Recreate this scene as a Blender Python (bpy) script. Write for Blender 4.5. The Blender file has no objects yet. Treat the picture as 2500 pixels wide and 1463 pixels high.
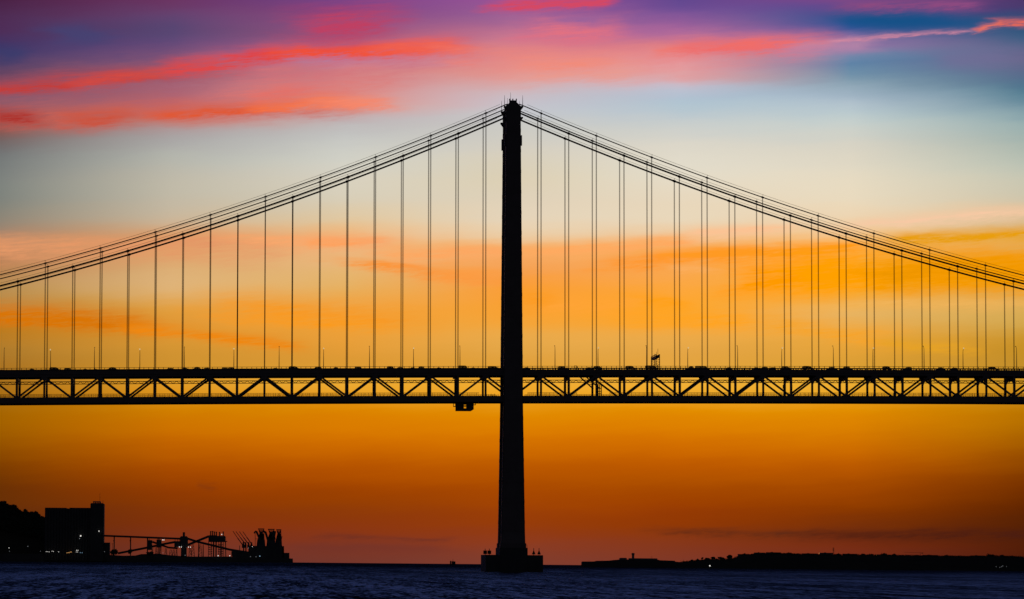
import bpy, math, random
from mathutils import Vector, Matrix

random.seed(7)
R = math.radians
scene = bpy.context.scene
COL = scene.collection

# ---------------------------------------------------------------- camera (solved from the photograph)
F, PX, PY = 11579.38, 109.21, 387.51            # focal length and principal point in photo pixels (2500 wide)
YAW, PIT, ROL = 0.04446852, 0.08443381, 0.009217017
CX, CD, CH = -108.0623, 1996.527, 3.18483       # camera stands 2 km east of the bridge, 3.2 m above the water
W2 = 23.77 / 2                                  # half distance between the two cable planes
PAN = 11.51                                     # truss panel length

cy_, sy_, cp_, sp_ = math.cos(YAW), math.sin(YAW), math.cos(PIT), math.sin(PIT)
FW = Vector((-sy_ * cp_, cy_ * cp_, sp_)); RT = Vector((cy_, sy_, 0)); UP = RT.cross(FW)
R2 = RT * math.cos(ROL) + UP * math.sin(ROL); U2 = UP * math.cos(ROL) - RT * math.sin(ROL)
cam_d = bpy.data.cameras.new('camera'); cam = bpy.data.objects.new('camera', cam_d); COL.objects.link(cam)
M3 = Matrix((R2, U2, -FW)).transposed()
cam.matrix_world = Matrix.Translation((CX, -CD, CH)) @ M3.to_4x4()
cam_d.sensor_fit = 'HORIZONTAL'; cam_d.sensor_width = 36; cam_d.lens = F / 2500 * 36
cam_d.shift_x = (1250 - PX) / 2500; cam_d.shift_y = -(731.5 - PY) / 2500
cam_d.clip_start = 5; cam_d.clip_end = 400000
scene.camera = cam


def ray(x, y):
    return FW + R2 * ((x - PX) / F) - U2 * ((y - PY) / F)


def at(x, y, Y):
    """measured photo point -> (X, Z) on the upright plane at depth Y"""
    d = ray(x, y); t = (Y + CD) / d[1]
    return CX + d[0] * t, CH + d[2] * t


def azel(x, y):
    d = ray(x, y)
    return math.degrees(math.atan2(d[0], d[1])), math.degrees(math.atan2(d[2], math.hypot(d[0], d[1])))


def srgb(c):
    return tuple((v / 255 / 12.92) if v / 255 <= 0.04045 else ((v / 255 + 0.055) / 1.055) ** 2.4 for v in c) + (1.0,)


# ---------------------------------------------------------------- node helper
class NT:
    def __init__(s, tree): s.t = tree; s.n = tree.nodes; s.l = tree.links

    def put(s, sock, v):
        if isinstance(v, bpy.types.NodeSocket): s.l.new(v, sock)
        elif v is not None: sock.default_value = v

    def m(s, op, a, b=None, c=None, clamp=False):
        n = s.n.new('ShaderNodeMath'); n.operation = op; n.use_clamp = clamp
        for i, v in enumerate((a, b, c)): s.put(n.inputs[i], v)
        return n.outputs[0]

    def mix(s, f, a, b, blend='MIX'):
        n = s.n.new('ShaderNodeMix'); n.data_type = 'RGBA'; n.blend_type = blend
        s.put(n.inputs[0], f); s.put(n.inputs[6], a); s.put(n.inputs[7], b)
        return n.outputs[2]

    def noise(s, vec, scale, detail=2.0, rough=0.5):
        n = s.n.new('ShaderNodeTexNoise'); n.inputs['Scale'].default_value = scale
        n.inputs['Detail'].default_value = detail; n.inputs['Roughness'].default_value = rough
        s.l.new(vec, n.inputs['Vector']); return n.outputs[0]

    def xyz(s, a, b, c):
        n = s.n.new('ShaderNodeCombineXYZ')
        for i, v in enumerate((a, b, c)): s.put(n.inputs[i], v)
        return n.outputs[0]

    def smooth(s, v, lo, hi):
        n = s.n.new('ShaderNodeMapRange'); n.interpolation_type = 'SMOOTHSTEP'
        s.put(n.inputs[0], v); n.inputs[1].default_value = lo; n.inputs[2].default_value = hi
        n.inputs[3].default_value = 0; n.inputs[4].default_value = 1
        return n.outputs[0]


def mat(name, col, rough=0.6, metal=0.0, var=0.25, scale=0.6, spec=0.3):
    m = bpy.data.materials.new(name); m.use_nodes = True
    g = NT(m.node_tree); b = g.n['Principled BSDF']
    tc = g.n.new('ShaderNodeTexCoord')
    f = g.noise(tc.outputs['Object'], scale, 5, 0.6)
    lo = tuple(c * (1 - var) for c in col) + (1,); hi = tuple(min(1, c * (1 + var)) for c in col) + (1,)
    g.l.new(g.mix(f, lo, hi), b.inputs['Base Color'])
    b.inputs['Roughness'].default_value = rough; b.inputs['Metallic'].default_value = metal
    b.inputs['Specular IOR Level'].default_value = spec
    return m


def glow(name, col, s):
    m = bpy.data.materials.new(name); m.use_nodes = True
    b = m.node_tree.nodes['Principled BSDF']
    b.inputs['Base Color'].default_value = (*col, 1)
    b.inputs['Emission Color'].default_value = (*col, 1); b.inputs['Emission Strength'].default_value = s
    return m


def glass_mat():
    m = bpy.data.materials.new('car_glass'); m.use_nodes = True
    g = NT(m.node_tree); o = g.n['Material Output']; b = g.n['Principled BSDF']
    b.inputs['Base Color'].default_value = (0.02, 0.02, 0.02, 1); b.inputs['Roughness'].default_value = 0.05
    t = g.n.new('ShaderNodeBsdfTransparent'); t.inputs[0].default_value = (0.75, 0.78, 0.76, 1)
    x = g.n.new('ShaderNodeMixShader'); x.inputs[0].default_value = 0.65
    g.l.new(t.outputs[0], x.inputs[1]); g.l.new(b.outputs[0], x.inputs[2]); g.l.new(x.outputs[0], o.inputs[0])
    return m


MT = dict(
    steel=mat('bridge_steel', (0.20, 0.165, 0.16), 0.6, 0, 0.3, 0.25),
    steel2=mat('galvanised_steel', (0.11, 0.11, 0.115), 0.55, 0.3, 0.25, 0.5),
    cable=mat('cable_wrap', (0.08, 0.05, 0.045), 0.6, 0, 0.2, 0.8),
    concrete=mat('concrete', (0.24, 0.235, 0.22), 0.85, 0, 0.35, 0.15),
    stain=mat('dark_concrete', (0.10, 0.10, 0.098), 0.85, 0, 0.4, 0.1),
    asphalt=mat('asphalt', (0.05, 0.05, 0.05), 0.9, 0, 0.2, 0.8),
    mark=mat('mark_paint', (0.10, 0.02, 0.02), 0.5, 0, 0.15, 1.0),
    green=mat('mark_paint_green', (0.02, 0.07, 0.03), 0.5, 0, 0.15, 1.0),
    leaf=mat('foliage', (0.05, 0.065, 0.03), 0.8, 0, 0.5, 0.5),
    bark=mat('bark', (0.07, 0.05, 0.035), 0.9, 0, 0.3, 0.8),
    earth=mat('hillside_earth', (0.07, 0.065, 0.045), 1.0, 0, 0.4, 0.03, 0.0),
    tyre=mat('tyre', (0.02, 0.02, 0.02), 0.8, 0, 0.1, 3),
    foam=mat('foam', (0.75, 0.76, 0.8), 0.8, 0, 0.2, 0.4),
    glass=glass_mat(),
    white=glow('lamp_white', (1.0, 0.96, 0.88), .95),
    warm=glow('lamp_warm', (1.0, 0.50, 0.16), 1.0),
    cool=glow('lamp_cool', (0.42, 0.72, 1.0), .6),
    dim=glow('lamp_dim', (0.9, 0.95, 1.0), 0.2),
    road_lamp=glow('lamp_road', (1.0, 0.86, 0.52), 1.3),
)
CARP = [mat('car_paint_%s' % n, c, 0.35, 0.1, 0.08, 2.0, 0.5) for n, c in
        (('black', (0.03, 0.03, 0.035)), ('grey', (0.10, 0.10, 0.11)), ('blue', (0.03, 0.04, 0.09)), ('red', (0.13, 0.02, 0.02)), ('silver', (0.2, 0.2, 0.2)))]

# ---------------------------------------------------------------- mesh helper
WL = {}


class MB:
    def __init__(s): s.v = []; s.f = []

    def poly(s, pts, faces):
        b = len(s.v); s.v += [tuple(p) for p in pts]; s.f += [tuple(b + i for i in f) for f in faces]; return s

    def box(s, x0, x1, y0, y1, z0, z1):
        p = [(x, y, z) for z in (z0, z1) for y in (y0, y1) for x in (x0, x1)]
        return s.poly(p, [(0, 2, 3, 1), (4, 5, 7, 6), (0, 1, 5, 4), (2, 6, 7, 3), (0, 4, 6, 2), (1, 3, 7, 5)])

    def prism(s, xz, y0, y1):
        """outline in the X-Z plane extruded along Y"""
        n = len(xz)
        p = [(x, y0, z) for x, z in xz] + [(x, y1, z) for x, z in xz]
        return s.poly(p, [tuple(range(n)), tuple(range(2 * n - 1, n - 1, -1))] +
                      [(i, i + n, (i + 1) % n + n, (i + 1) % n) for i in range(n)])

    def loft(s, rings):
        """stack of (z, outline) with equal counts"""
        n = len(rings[0][1]); b = len(s.v)
        for z, o in rings: s.v += [(x, y, z) for x, y in o]
        for k in range(len(rings) - 1):
            for i in range(n):
                j = (i + 1) % n
                s.f.append((b + k * n + i, b + k * n + j, b + (k + 1) * n + j, b + (k + 1) * n + i))
        s.f.append(tuple(b + i for i in reversed(range(n)))); e = b + (len(rings) - 1) * n
        s.f.append(tuple(e + i for i in range(n))); return s

    def bar(s, a, b, w, h=None):
        """rectangular bar between two points"""
        a = Vector(a); b = Vector(b); h = h or w; d = (b - a).normalized()
        side = d.cross(Vector((0, 0, 1)))
        if side.length < 1e-4: side = Vector((0, 1, 0))
        side.normalize(); up = side.cross(d)
        if abs(d.z) > 0.02 and abs(d.y) < 1e-6:      # bars lying in the X-Z plane keep their width across Y
            side = Vector((0, 1, 0)); up = side.cross(d).normalized()
        p = [q + side * (i * w / 2) + up * (j * h / 2) for q in (a, b) for i, j in ((-1, -1), (1, -1), (1, 1), (-1, 1))]
        return s.poly(p, [(3, 2, 1, 0), (4, 5, 6, 7), (0, 1, 5, 4), (1, 2, 6, 5), (2, 3, 7, 6), (3, 0, 4, 7)])

    def tube(s, pts, r, n=8):
        pts = [Vector(p) for p in pts]; rs = r if isinstance(r, (list, tuple)) else [r] * len(pts); b = len(s.v)
        for i, p in enumerate(pts):
            d = (pts[min(i + 1, len(pts) - 1)] - pts[max(i - 1, 0)]).normalized()
            ref = Vector((0, 1, 0)) if abs(d.y) < 0.9 else Vector((1, 0, 0))
            u = d.cross(ref).normalized(); w = d.cross(u)
            s.v += [tuple(p + (u * math.cos(t) + w * math.sin(t)) * rs[i]) for t in [2 * math.pi * k / n for k in range(n)]]
        for i in range(len(pts) - 1):
            for k in range(n):
                j = (k + 1) % n
                s.f.append((b + i * n + k, b + i * n + j, b + (i + 1) * n + j, b + (i + 1) * n + k))
        s.f.append(tuple(b + k for k in reversed(range(n)))); e = b + (len(pts) - 1) * n
        s.f.append(tuple(e + k for k in range(n))); return s

    def ball(s, c, r, n=8, m=5):
        c = Vector(c); pts = [(c.x, c.y, c.z - r)]
        for i in range(1, m):
            t = -math.pi / 2 + math.pi * i / m
            pts += [(c.x + r * math.cos(t) * math.cos(2 * math.pi * k / n), c.y + r * math.cos(t) * math.sin(2 * math.pi * k / n), c.z + r * math.sin(t)) for k in range(n)]
        pts.append((c.x, c.y, c.z + r)); f = []
        for k in range(n): f.append((0, 1 + (k + 1) % n, 1 + k))
        for i in range(m - 2):
            for k in range(n):
                a = 1 + i * n; j = (k + 1) % n
                f.append((a + k, a + j, a + n + j, a + n + k))
        l = 1 + (m - 2) * n; t = len(pts) - 1
        for k in range(n): f.append((l + k, l + (k + 1) % n, t))
        return s.poly(pts, f)

    def build(s, name, material, parent=None, loc=None, smooth=False):
        base = WL[parent] if parent else Vector(loc or (0, 0, 0))
        me = bpy.data.meshes.new(name)
        me.from_pydata([tuple(Vector(v) - base) for v in s.v], [], s.f); me.update()
        me.materials.append(material)
        if smooth:
            for p in me.polygons: p.use_smooth = True
        o = bpy.data.objects.new(name, me); COL.objects.link(o)
        if parent: o.parent = parent
        else: o.location = base
        WL[o] = base
        return o


def tag(o, label, cat, group=None, kind=None):
    if label: o['label'] = label
    if cat: o['category'] = cat
    if group: o['group'] = group
    if kind: o['kind'] = kind
    return o


def thing(name, label, cat, loc, group=None):
    o = bpy.data.objects.new(name, None); COL.objects.link(o); o.location = loc; o.empty_display_size = 1
    WL[o] = Vector(loc); return tag(o, label, cat, group)


def copy_tree(o, parent=None):
    c = o.copy(); COL.objects.link(c)
    if parent: c.parent = parent
    for ch in o.children: copy_tree(ch, c)
    return c


ORD = ['zeroth', 'first', 'second', 'third', 'fourth', 'fifth', 'sixth', 'seventh', 'eighth', 'ninth', 'tenth', 'eleventh', 'twelfth',
       'thirteenth', 'fourteenth', 'fifteenth', 'sixteenth', 'seventeenth', 'eighteenth', 'nineteenth', 'twentieth', 'twenty-first',
       'twenty-second', 'twenty-third', 'twenty-fourth', 'twenty-fifth', 'twenty-sixth', 'twenty-seventh', 'twenty-eighth',
       'twenty-ninth', 'thirtieth']


def polyfit2(pts):
    """least squares z = a + b x + c x^2"""
    S = [sum(x ** k for x, _ in pts) for k in range(5)]; T = [sum(z * x ** k for x, z in pts) for k in range(3)]
    m = Matrix(((S[0], S[1], S[2]), (S[1], S[2], S[3]), (S[2], S[3], S[4])))
    return tuple(m.inverted() @ Vector(T))


# ================================================================= BRIDGE
NPAN = 23
gC = polyfit2([at(x, y, -W2) for x, y in ((5, 985.5), (420, 983.8), (820, 982.5), (1100, 980.6), (1300, 980.9), (1700, 981), (2100, 982.1), (2490, 983.2))])
uL = polyfit2([at(x, y, -W2) for x, y in ((109.5, 643.1), (915.6, 384.1), (1200, 270.7), (1230.8, 257.3))])
uR = polyfit2([at(x, y, -W2) for x, y in ((1275.2, 257), (1300, 268.3), (1727.1, 434.6), (2406.6, 648.2))])
lL = polyfit2([at(x, y, -W2) for x, y in ((43.5, 687.4), (178, 650.9), (848.7, 432.9), (983, 380.8), (1200, 291.9))])
lR = polyfit2([at(x, y, -W2) for x, y in ((1300, 289.5), (1659.4, 431.7), (1795.2, 480.9), (2338.6, 650.3), (2475.1, 687.2))])


def zd(a): return gC[0] + gC[1] * a + gC[2] * a * a          # underside of the lower chord
def ev(c, a): return c[0] + c[1] * a + c[2] * a * a
def zu(a): return ev(uL, a) if a < 0 else ev(uR, a)            # upper, newer cable
def zl(a): return ev(lL, a) if a < 0 else ev(lR, a)            # lower, original cable


bridge = thing('suspension_bridge', 'dark steel suspension bridge with one tall tower standing in the river and two decks', 'bridge', (0, 0, 0))
XS = [k * PAN for k in range(-NPAN, NPAN + 1)]
X0, X1 = XS[0], XS[-1]
TCX = -0.1                                                      # tower centre along the bridge


def strip(xs, y0, y1, lo, hi):
    """long member following the grade of the deck"""
    m = MB(); n = len(xs)
    p = []
    for x in xs: p += [(x, y0, zd(x) + lo), (x, y1, zd(x) + lo), (x, y1, zd(x) + hi), (x, y0, zd(x) + hi)]
    f = [(0, 1, 2, 3), tuple(4 * n - 4 + i for i in (3, 2, 1, 0))]
    for i in range(n - 1):
        b = 4 * i
        for k in range(4): f.append((b + k, b + 4 + k, b + 4 + (k + 1) % 4, b + (k + 1) % 4))
    return m.poly(p, f)


# pier
PL, QL = at(1174, 1360, 20.5)[0], at(1210, 1345, 17)[0]        # the far corners make the left outline
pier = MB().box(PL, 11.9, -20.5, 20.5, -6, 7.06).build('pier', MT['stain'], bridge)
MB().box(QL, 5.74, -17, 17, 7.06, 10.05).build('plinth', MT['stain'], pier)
lad = MB()
for x in (4.55, 5.5): lad.bar((x, -16.6, 10.05), (x, -16.6, 11.3), 0.12)
lad.bar((4.55, -16.6, 11.25), (5.5, -16.6, 11.25), 0.12)
lad.build('railing', MT['steel2'], pier)
for x in range(-11, 12, 4): MB().box(x, x + .5, -20.8, -20.5, -1, 4.5).build('fender', MT['stain'], pier)

# tower legs
LEG = [(10.05, 5.35), (11.9, 5.35), (12.0, 4.98), (16.5, 4.88), (67.5, 4.08), (180.5, 3.08), (193.4, 2.98)]


def half(z):
    for (z0, h0), (z1, h1) in zip(LEG, LEG[1:]):
        if z <= z1: return h0 + (h1 - h0) * (z - z0) / (z1 - z0)
    return LEG[-1][1]


def outline(h, d, c=0.45):
    """cruciform section: half length h along X, half depth d along Y, corner notch c"""
    x, y = h, d
    return [(TCX + p, q) for p, q in ((-x, -y + c), (-x + c, -y + c), (-x + c, -y), (x - c, -y), (x - c, -y + c), (x, -y + c),
                                      (x, y - c), (x - c, y - c), (x - c, y), (-x + c, y), (-x + c, y - c), (-x, y - c))]


for s in (-1, 1):
    yc = s * W2
    m = MB()
    rings = [(z, h, 2.5 if z > 12 else 3.4) for z, h in LEG]
    z = 20.0
    while z < 185:                                             # bolted splices stand a little proud of the plates
        for dz, k in ((-.01, 0), (0, .045), (1.5, .045), (1.51, 0)): rings.append((z + dz, half(z + dz) + k, 2.5 + k))
        z += 8.6
    rings.sort()
    m.loft([(z, [(p, q + yc) for p, q in outline(h, d)]) for z, h, d in rings])
    leg = m.build('tower_leg', MT['steel'], bridge)
    # cable saddle housing at the top, shoulders follow the cable
    hs = MB().prism([(-3.2, 188.5), (-3.2, 194.2), (-1.7, 195.9), (-1.7, 196.7), (1.25, 196.7), (1.25, 195.9), (3.0, 194.2), (3.0, 188.5)], yc - 2.2, yc + 2.2)
    sad = hs.build('saddle_housing', MT['steel'], leg)
    for q in (-1.6, -.3, 1.15): MB().box(q - .18, q + .18, yc - 1.2, yc + 1.2, 196.7, 197.5).build('roof_post', MT['steel'], leg)
    for (xa, xb, zz) in ((-3.1, -4.05, 193.9), (2.9, 4.05, 193.9), (-3.1, -4.2, 189.1), (2.9, 3.95, 189.3)):
        MB().prism([(xa, zz + .5), (xb, zz + .5), (xb, zz + .1), (xa, zz - 1.4)], yc - 1.6, yc + 1.6).build('platform', MT['steel2'], leg)
    for xa in (-3.8, 3.75): MB().tube([(xa, yc - 1.2, 194.4), (xa, yc - 1.2, 196.5), (xa, yc - 1.2, 198.9)], [.13, .1, .05], 6).build('antenna', MT['steel2'], leg)
    MB().tube([(-1.25, yc, 196.7), (-1.25, yc, 200.2)], [.08, .05], 6).build('antenna', MT['steel2'], leg)
    MB().box(2.85, 3.5, yc - 1.5, yc + 1.5, 177.9, 182.1).build('equipment_box', MT['steel'], leg)
    MB().box(-3.75, -3.05, yc - 1.5, yc + 1.5, 177.9, 182.5).build('equipment_box', MT['steel'], leg)
# portal struts and X bracing between the legs
ys = W2 - 2.5
for z0, z1 in ((14, 36), (36, 58), (90, 116), (116, 142), (142, 168)):
    for a, b in ((-1, 1), (1, -1)):
        MB().bar((TCX + .001 * a, a * ys, z0 + 1), (TCX + .001 * a, b * ys, z1 - 1), 1.5 if a > 0 else 1.49, 1.5).build('tower_brace', MT['steel'], bridge)
for z in (36, 60, 88, 116, 142, 170, 186): MB().box(TCX - 1.3, TCX + 1.3, -ys, ys, z - 1.2, z + 1.2).build('portal_strut', MT['steel'], bridge)

# main cables
for s in (-1, 1):
    for zf, r, odd in ((zu, 0.22, 1), (zl, 0.355, 0)):
        cab = MB().tube([(x, s * W2, zf(x)) for x in [X0 + (X1 - X0) * i / 184 for i in range(185)] if abs(x) > 0.3], r, 8).build('main_cable', MT['cable'], bridge, smooth=True)
        rope = MB()
        for k in range(-NPAN, NPAN + 1):
            if k == 0 or (k % 2 != odd): continue
            x = k * PAN; sl = (zf(x + .5) - zf(x - .5))
            MB().tube([(x - .55, s * W2, zf(x) - .55 * sl), (x + .55, s * W2, zf(x) + .55 * sl)], r + .13, 8).build('cable_band', MT['cable'], cab)
            px = x - .22 * sl
            rope.bar((px, s * W2, zf(x) + r), (px - .35 * sl, s * W2, zf(x) + 1.25), .12)
        for side in (-1, 1):
            xs = [X0 + (X1 - X0) * i / 92 for i in range(93)]
            xs = [x for x in xs if (x < -1.3 if side < 0 else x > 1.1)]
            rope.tube([(x, s * W2, zf(x) + 1.15) for x in xs], .058, 5)
        rope.build('hand_rope', MT['steel2'], cab)

# suspenders: a pair of ropes at every panel point
for s in (-1, 1):
    for k in range(-NPAN, NPAN + 1):
        if k == 0: continue
        x = k * PAN; zt = zu(x) if k % 2 else zl(x)
        m = MB()
        for d in (-.13, .13): m.tube([(x + d, s * W2, zd(x) + 13.0), (x + d, s * W2, zt)], .086, 6)
        m.box(x - .3, x + .3, s * W2 - .15, s * W2 + .15, zd(x) + 12.9, zd(x) + 13.5)
        if k % 2: m.box(x - .3, x + .3, s * W2 - .12, s * W2 + .12, zl(x) - .1, zl(x) + .1)
        m.build('suspender', MT['cable'], bridge)

# stiffening truss
for s in (-1, 1):
    y = s * W2
    strip(XS, y - .45, y + .45, 0, 2.45).build('lower_chord', MT['steel'], bridge)
    strip(XS, y - .45, y + .45, 10.95, 12.3).build('upper_chord', MT['steel'], bridge)
    for k in range(-NPAN, NPAN + 1):
        x = k * PAN
        h = .43 if k % 2 else .5
        MB().prism([(x - h, zd(x) + 2.4), (x + h, zd(x) + 2.4), (x + h, zd(x) + 11), (x - h, zd(x) + 11)], y - .35, y + .35).build('truss_vertical', MT['steel'], bridge)
        z = zd(x)
        if k % 2:
            g = [(x - 1.5, z + 11.0), (x - 1.1, z + 10.2), (x - .6, z + 9.6), (x + .6, z + 9.6), (x + 1.1, z + 10.2), (x + 1.5, z + 11.0)]
        else:
            g = [(x - 1.4, z + 2.4), (x - .9, z + 2.9), (x + .9, z + 2.9), (x + 1.4, z + 2.4)]
        MB().prism(g, y - .4, y + .4).build('gusset_plate', MT['steel'], bridge)
    for k in range(-NPAN, NPAN):
        xa, xb = k * PAN, (k + 1) * PAN
        za, zb = (zd(xa) + 10.9, zd(xb) + 2.2) if k % 2 else (zd(xa) + 2.2, zd(xb) + 10.9)
        MB().bar((xa, y, za), (xb, y, zb), .68, .78).build('truss_diagonal', MT['steel'], bridge)
# cross frames between the two trusses, with haunched knees and a pierced top beam
for k in range(-NPAN, NPAN + 1):
    x = k * PAN
    if k == 0: continue
    z = zd(x); m = MB(); yi = W2 - .35
    for zz in (z + 10.6, z + 9.3): m.box(x - .2, x + .2, -yi, yi, zz - .18, zz + .18)
    n = 14
    for i in range(n):
        ya = -yi + 2 * yi * i / n; yb = -yi + 2 * yi * (i + 1) / n
        m.bar((x, ya, z + (10.6 if i % 2 else 9.3)), (x, yb, z + (9.3 if i % 2 else 10.6)), .34)
    for s in (-1, 1):
        for zz in ((z + 5.9, z + 9.3, 6.2), (z + 5.0, z + 2.3, 4.6)):          # haunch plates at the four corners
            p = [(x + d, s * yy, q) for d in (-.12, .12) for yy, q in ((yi, zz[0]), (yi - 2.2, (zz[0] * .45 + zz[1] * .55)), (yi - zz[2], zz[1]), (yi, zz[1]))]
            m.poly(p, [(0, 1, 2, 3), (7, 6, 5, 4), (0, 4, 5, 1), (1, 5, 6, 2), (2, 6, 7, 3), (3, 7, 4, 0)])
    m.build('sway_frame', MT['steel'], bridge)
    MB().box(x - .4, x + .4, -yi, yi, z + 11.0, z + 12.6).build('floor_beam', MT['steel'], bridge)
# decks
strip(XS, -12.2, 12.2, 12.65, 13.2).build('road_deck', MT['asphalt'], bridge)
strip(XS, -10.8, 10.8, .9, 1.7).build('rail_deck', MT['steel'], bridge)
for s in (-1, 1):
    strip(XS, s * 12.35 - .14, s * 12.35 + .14, 12.0, 13.42).build('fascia_girder', MT['steel'], bridge)
    par = strip(XS, s * 12.35 - .1, s * 12.35 + .1, 13.66, 14.13)
    x = X0
    while x < X1:
        if x < 4: par.box(x, x + 1.06, s * 12.35 - .06, s * 12.35 + .06, zd(x) + 13.4, zd(x) + 13.7)
        else: par.box(x, x + (.5 if int(x) % 3 else .28), s * 12.35 - .06, s * 12.35 + .06, zd(x) + 13.4, zd(x) + 13.7)
        x += 1.06
    par.build('parapet', MT['steel2'], bridge)
    rl = strip(XS, s * 12.45 - .05, s * 12.45 + .05, 14.69, 14.84)
    x = X0
    while x < X1:
        rl.box(x - .1, x + .1, s * 12.45 - .05, s * 12.45 + .05, zd(x) + 14.1, zd(x) + 14.75); x += 2.05
    rl.build('deck_railing', MT['steel2'], bridge)
    # railing of the lower deck: close irregular posts
    spans = [(X0, -14.2), (.0 + 6, 26.6), (40, X1)] if s < 0 else [(X0, -6), (6, X1)]
    lr = MB()
    for a, b in spans:
        n = max(2, int((b - a) / PAN)); xs = [a + (b - a) * i / n for i in range(n + 1)]
        for lo, hi in ((3.72, 3.87), (3.3, 3.42)):
            q = strip(xs, s * 11.2 - .04, s * 11.2 + .04, lo, hi); lr.poly(q.v, q.f)
        rr = random.Random(3 + s); x = a
        while x < b:
            w = rr.choice((.03, .05, .1)); lr.box(x - w / 2 - .02, x + w / 2 + .02, s * 11.2 - .05, s * 11.2 + .05, zd(x) + 1.7, zd(x) + 3.8)
            x += rr.choice((.6, .7, .9, 1.2, 1.6))
    lr.build('lower_railing', MT['steel2'], bridge)
# lattice beam in the middle of the truss depth
lat = MB()
for lo, hi in ((8.4 + .9, 8.4 + 1.19), (8.4 - .1, 8.4 + .17)):
    q = strip(XS, -.12, .12, lo, hi); lat.poly(q.v, q.f)
x = X0; i = 0
while x < X1 - 1.4:
    a, b = (8.4, 9.4) if i % 2 else (9.4, 8.4)
    lat.bar((x, 0, zd(x) + a), (x + 1.35, 0, zd(x + 1.35) + b), .22, .22)
    if i % 2: lat.bar((x, 0, zd(x) + 8.4), (x, 0, zd(x) + 9.4), .1, .1)
    x += 1.35; i += 1
lat.build('lattice_beam', MT['steel'], bridge)

# stair between the decks beside the second panel past the tower
st = MB(); Ys = -10.6
pA, pB = at(1412, 917, Ys), at(1449, 950, Ys); qA, qB = at(1427, 917, Ys), at(1466, 950, Ys)
for a, b in ((pA, pB), (qA, qB)):
    st.bar((a[0], Ys, a[1]), (b[0], Ys, b[1]), .3, .45)
    st.bar((a[0], Ys + 1, a[1]), (b[0], Ys + 1, b[1]), .3, .45)
for t in range(1, 9):
    u = t / 9; a = (pA[0] + (pB[0] - pA[0]) * u, Ys, pA[1] + (pB[1] - pA[1]) * u); b = (qA[0] + (qB[0] - qA[0]) * u, Ys + .5, qA[1] + (qB[1] - qA[1]) * u)
    if t % 3 == 0: st.bar(a, b, .22)
    st.bar(a, (a[0], Ys, a[2] + 1.3), .12)
stair = st.build('access_stair', MT['steel2'], bridge)
cg = MB()
xa, zt = at(1460.5, 937, Ys); xb, _ = at(1468.5, 937, Ys); zb = zd(xa) + 1.7
for x in (xa, (xa + xb) / 2, xb):
    for yy in (Ys, Ys + 1.6): cg.box(x - .13, x + .13, yy - .1, yy + .1, zb, zt)
for zz in (zt, zt - 1.9, zt - 3.2, zt - 4.1): cg.box(xa, xb, Ys, Ys + 1.6, zz - .1, zz + .1)
cg.box(xa - .5, xa + .1, Ys, Ys + 1.6, zb, zt - .5)
cg.build('stair_cage', MT['steel2'], stair)
hp = MB()
x0, z0 = at(1402, 899, -11); x1, z1 = at(1408, 893.4, -11); x2, z2 = at(1414, 899, -11)
for yy in (-11.4, -10.2): hp.tube([(x0, yy, z0 - 1), (x0, yy, z1), (x1, yy, z1), (x2, yy, z2 - 1)], .1, 6)
hp.bar((x1, -11.4, z1), (x1, -10.2, z1), .14); hp.bar((x1, -10.8, z1), (x1, -10.8, z0 - 1), .2); hp.bar((x0, -10.8, z1 - .6), (x1, -10.8, z1 - .6), .12)
hp.build('stair_hoop', MT['steel2'], stair)
# small cabinets hung on the truss
for px, py0, py1, w in ((1108.5, 917, 925.5, 6), (1915, 940, 949, 7), (1932, 941, 951, 5)):
    a = at(px - w / 2, py0, -W2); b = at(px + w / 2, py1, -W2)
    MB().box(a[0], b[0], -W2 - .3, -W2 + 1, b[1], a[1]).build('equipment_cabinet', MT['steel2'], bridge)
# walkway end at the tower foot of the lower deck
wk = MB()
for px, h in ((1188, 6), (1193, 5), (1199, 6.5), (1203, 4.5), (1207, 6.5), (1212, 4), (1216, 5.5)):
    a = at(px, 968, -11); wk.box(a[0] - .1, a[0] + .1, -11.1, -10.9, a[1] - .6, a[1] + h / 5.8)
a = at(1187, 968, -11); b = at(1218, 968, -11)
wk.box(a[0], b[0], -11.3, -10.7, a[1] - .75, a[1] - .55)
wk.build('tower_walkway', MT['steel2'], bridge)

# ================================================================= things on and under the bridge
# maintenance platform slung under the deck
TY = -6.0
def tp(px, py): return at(px, py, TY)
trav = thing('maintenance_platform', 'black steel inspection platform hanging under the lower deck beside the tower', 'work platform', (tp(1133, 1004)[0], TY, tp(1133, 1004)[1]))
(ax, az0), (bx, _) = tp(1112, 1004), tp(1156.3, 1004)
zt = zd(ax); zz = lambda py: tp(1133, py)[1]
m = MB(); y0, y1 = TY - 1.2, TY + 1.2
xl, xr = tp(1132.2, 984)[0], tp(1138.2, 984)[0]
m.prism([(ax, zz(984.3)), (ax, az0), (xl, az0), (xl, zz(984.3))], y0, y1)
m.prism([(xr, zz(984.3)), (xr, az0), (tp(1149.5, 1004)[0], az0), (bx, zz(999.8)), (bx, zz(984.3))], y0, y1)
m.box(xl, xr, y0, y1, az0, zz(997.2))
m.build('body', MT['steel'], trav)
w = MB()
for py, t in ((986.8, .22), (993, .16), (989.9, .16)): w.box(xl, xr, TY - .3, TY + .3, zz(py) - t, zz(py) + t)
w.box(ax, bx, TY - .5, TY + .5, zz(984.8), zz(983.4))
w.build('cross_bar', MT['steel'], trav)
for px in (1115, 1122, 1128, 1136, 1146, 1153): MB().bar((tp(px, 984)[0], TY, zz(984.5)), (tp(px, 984)[0], TY, zt + .5), .45).build('hanger', MT['steel'], trav)
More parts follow.
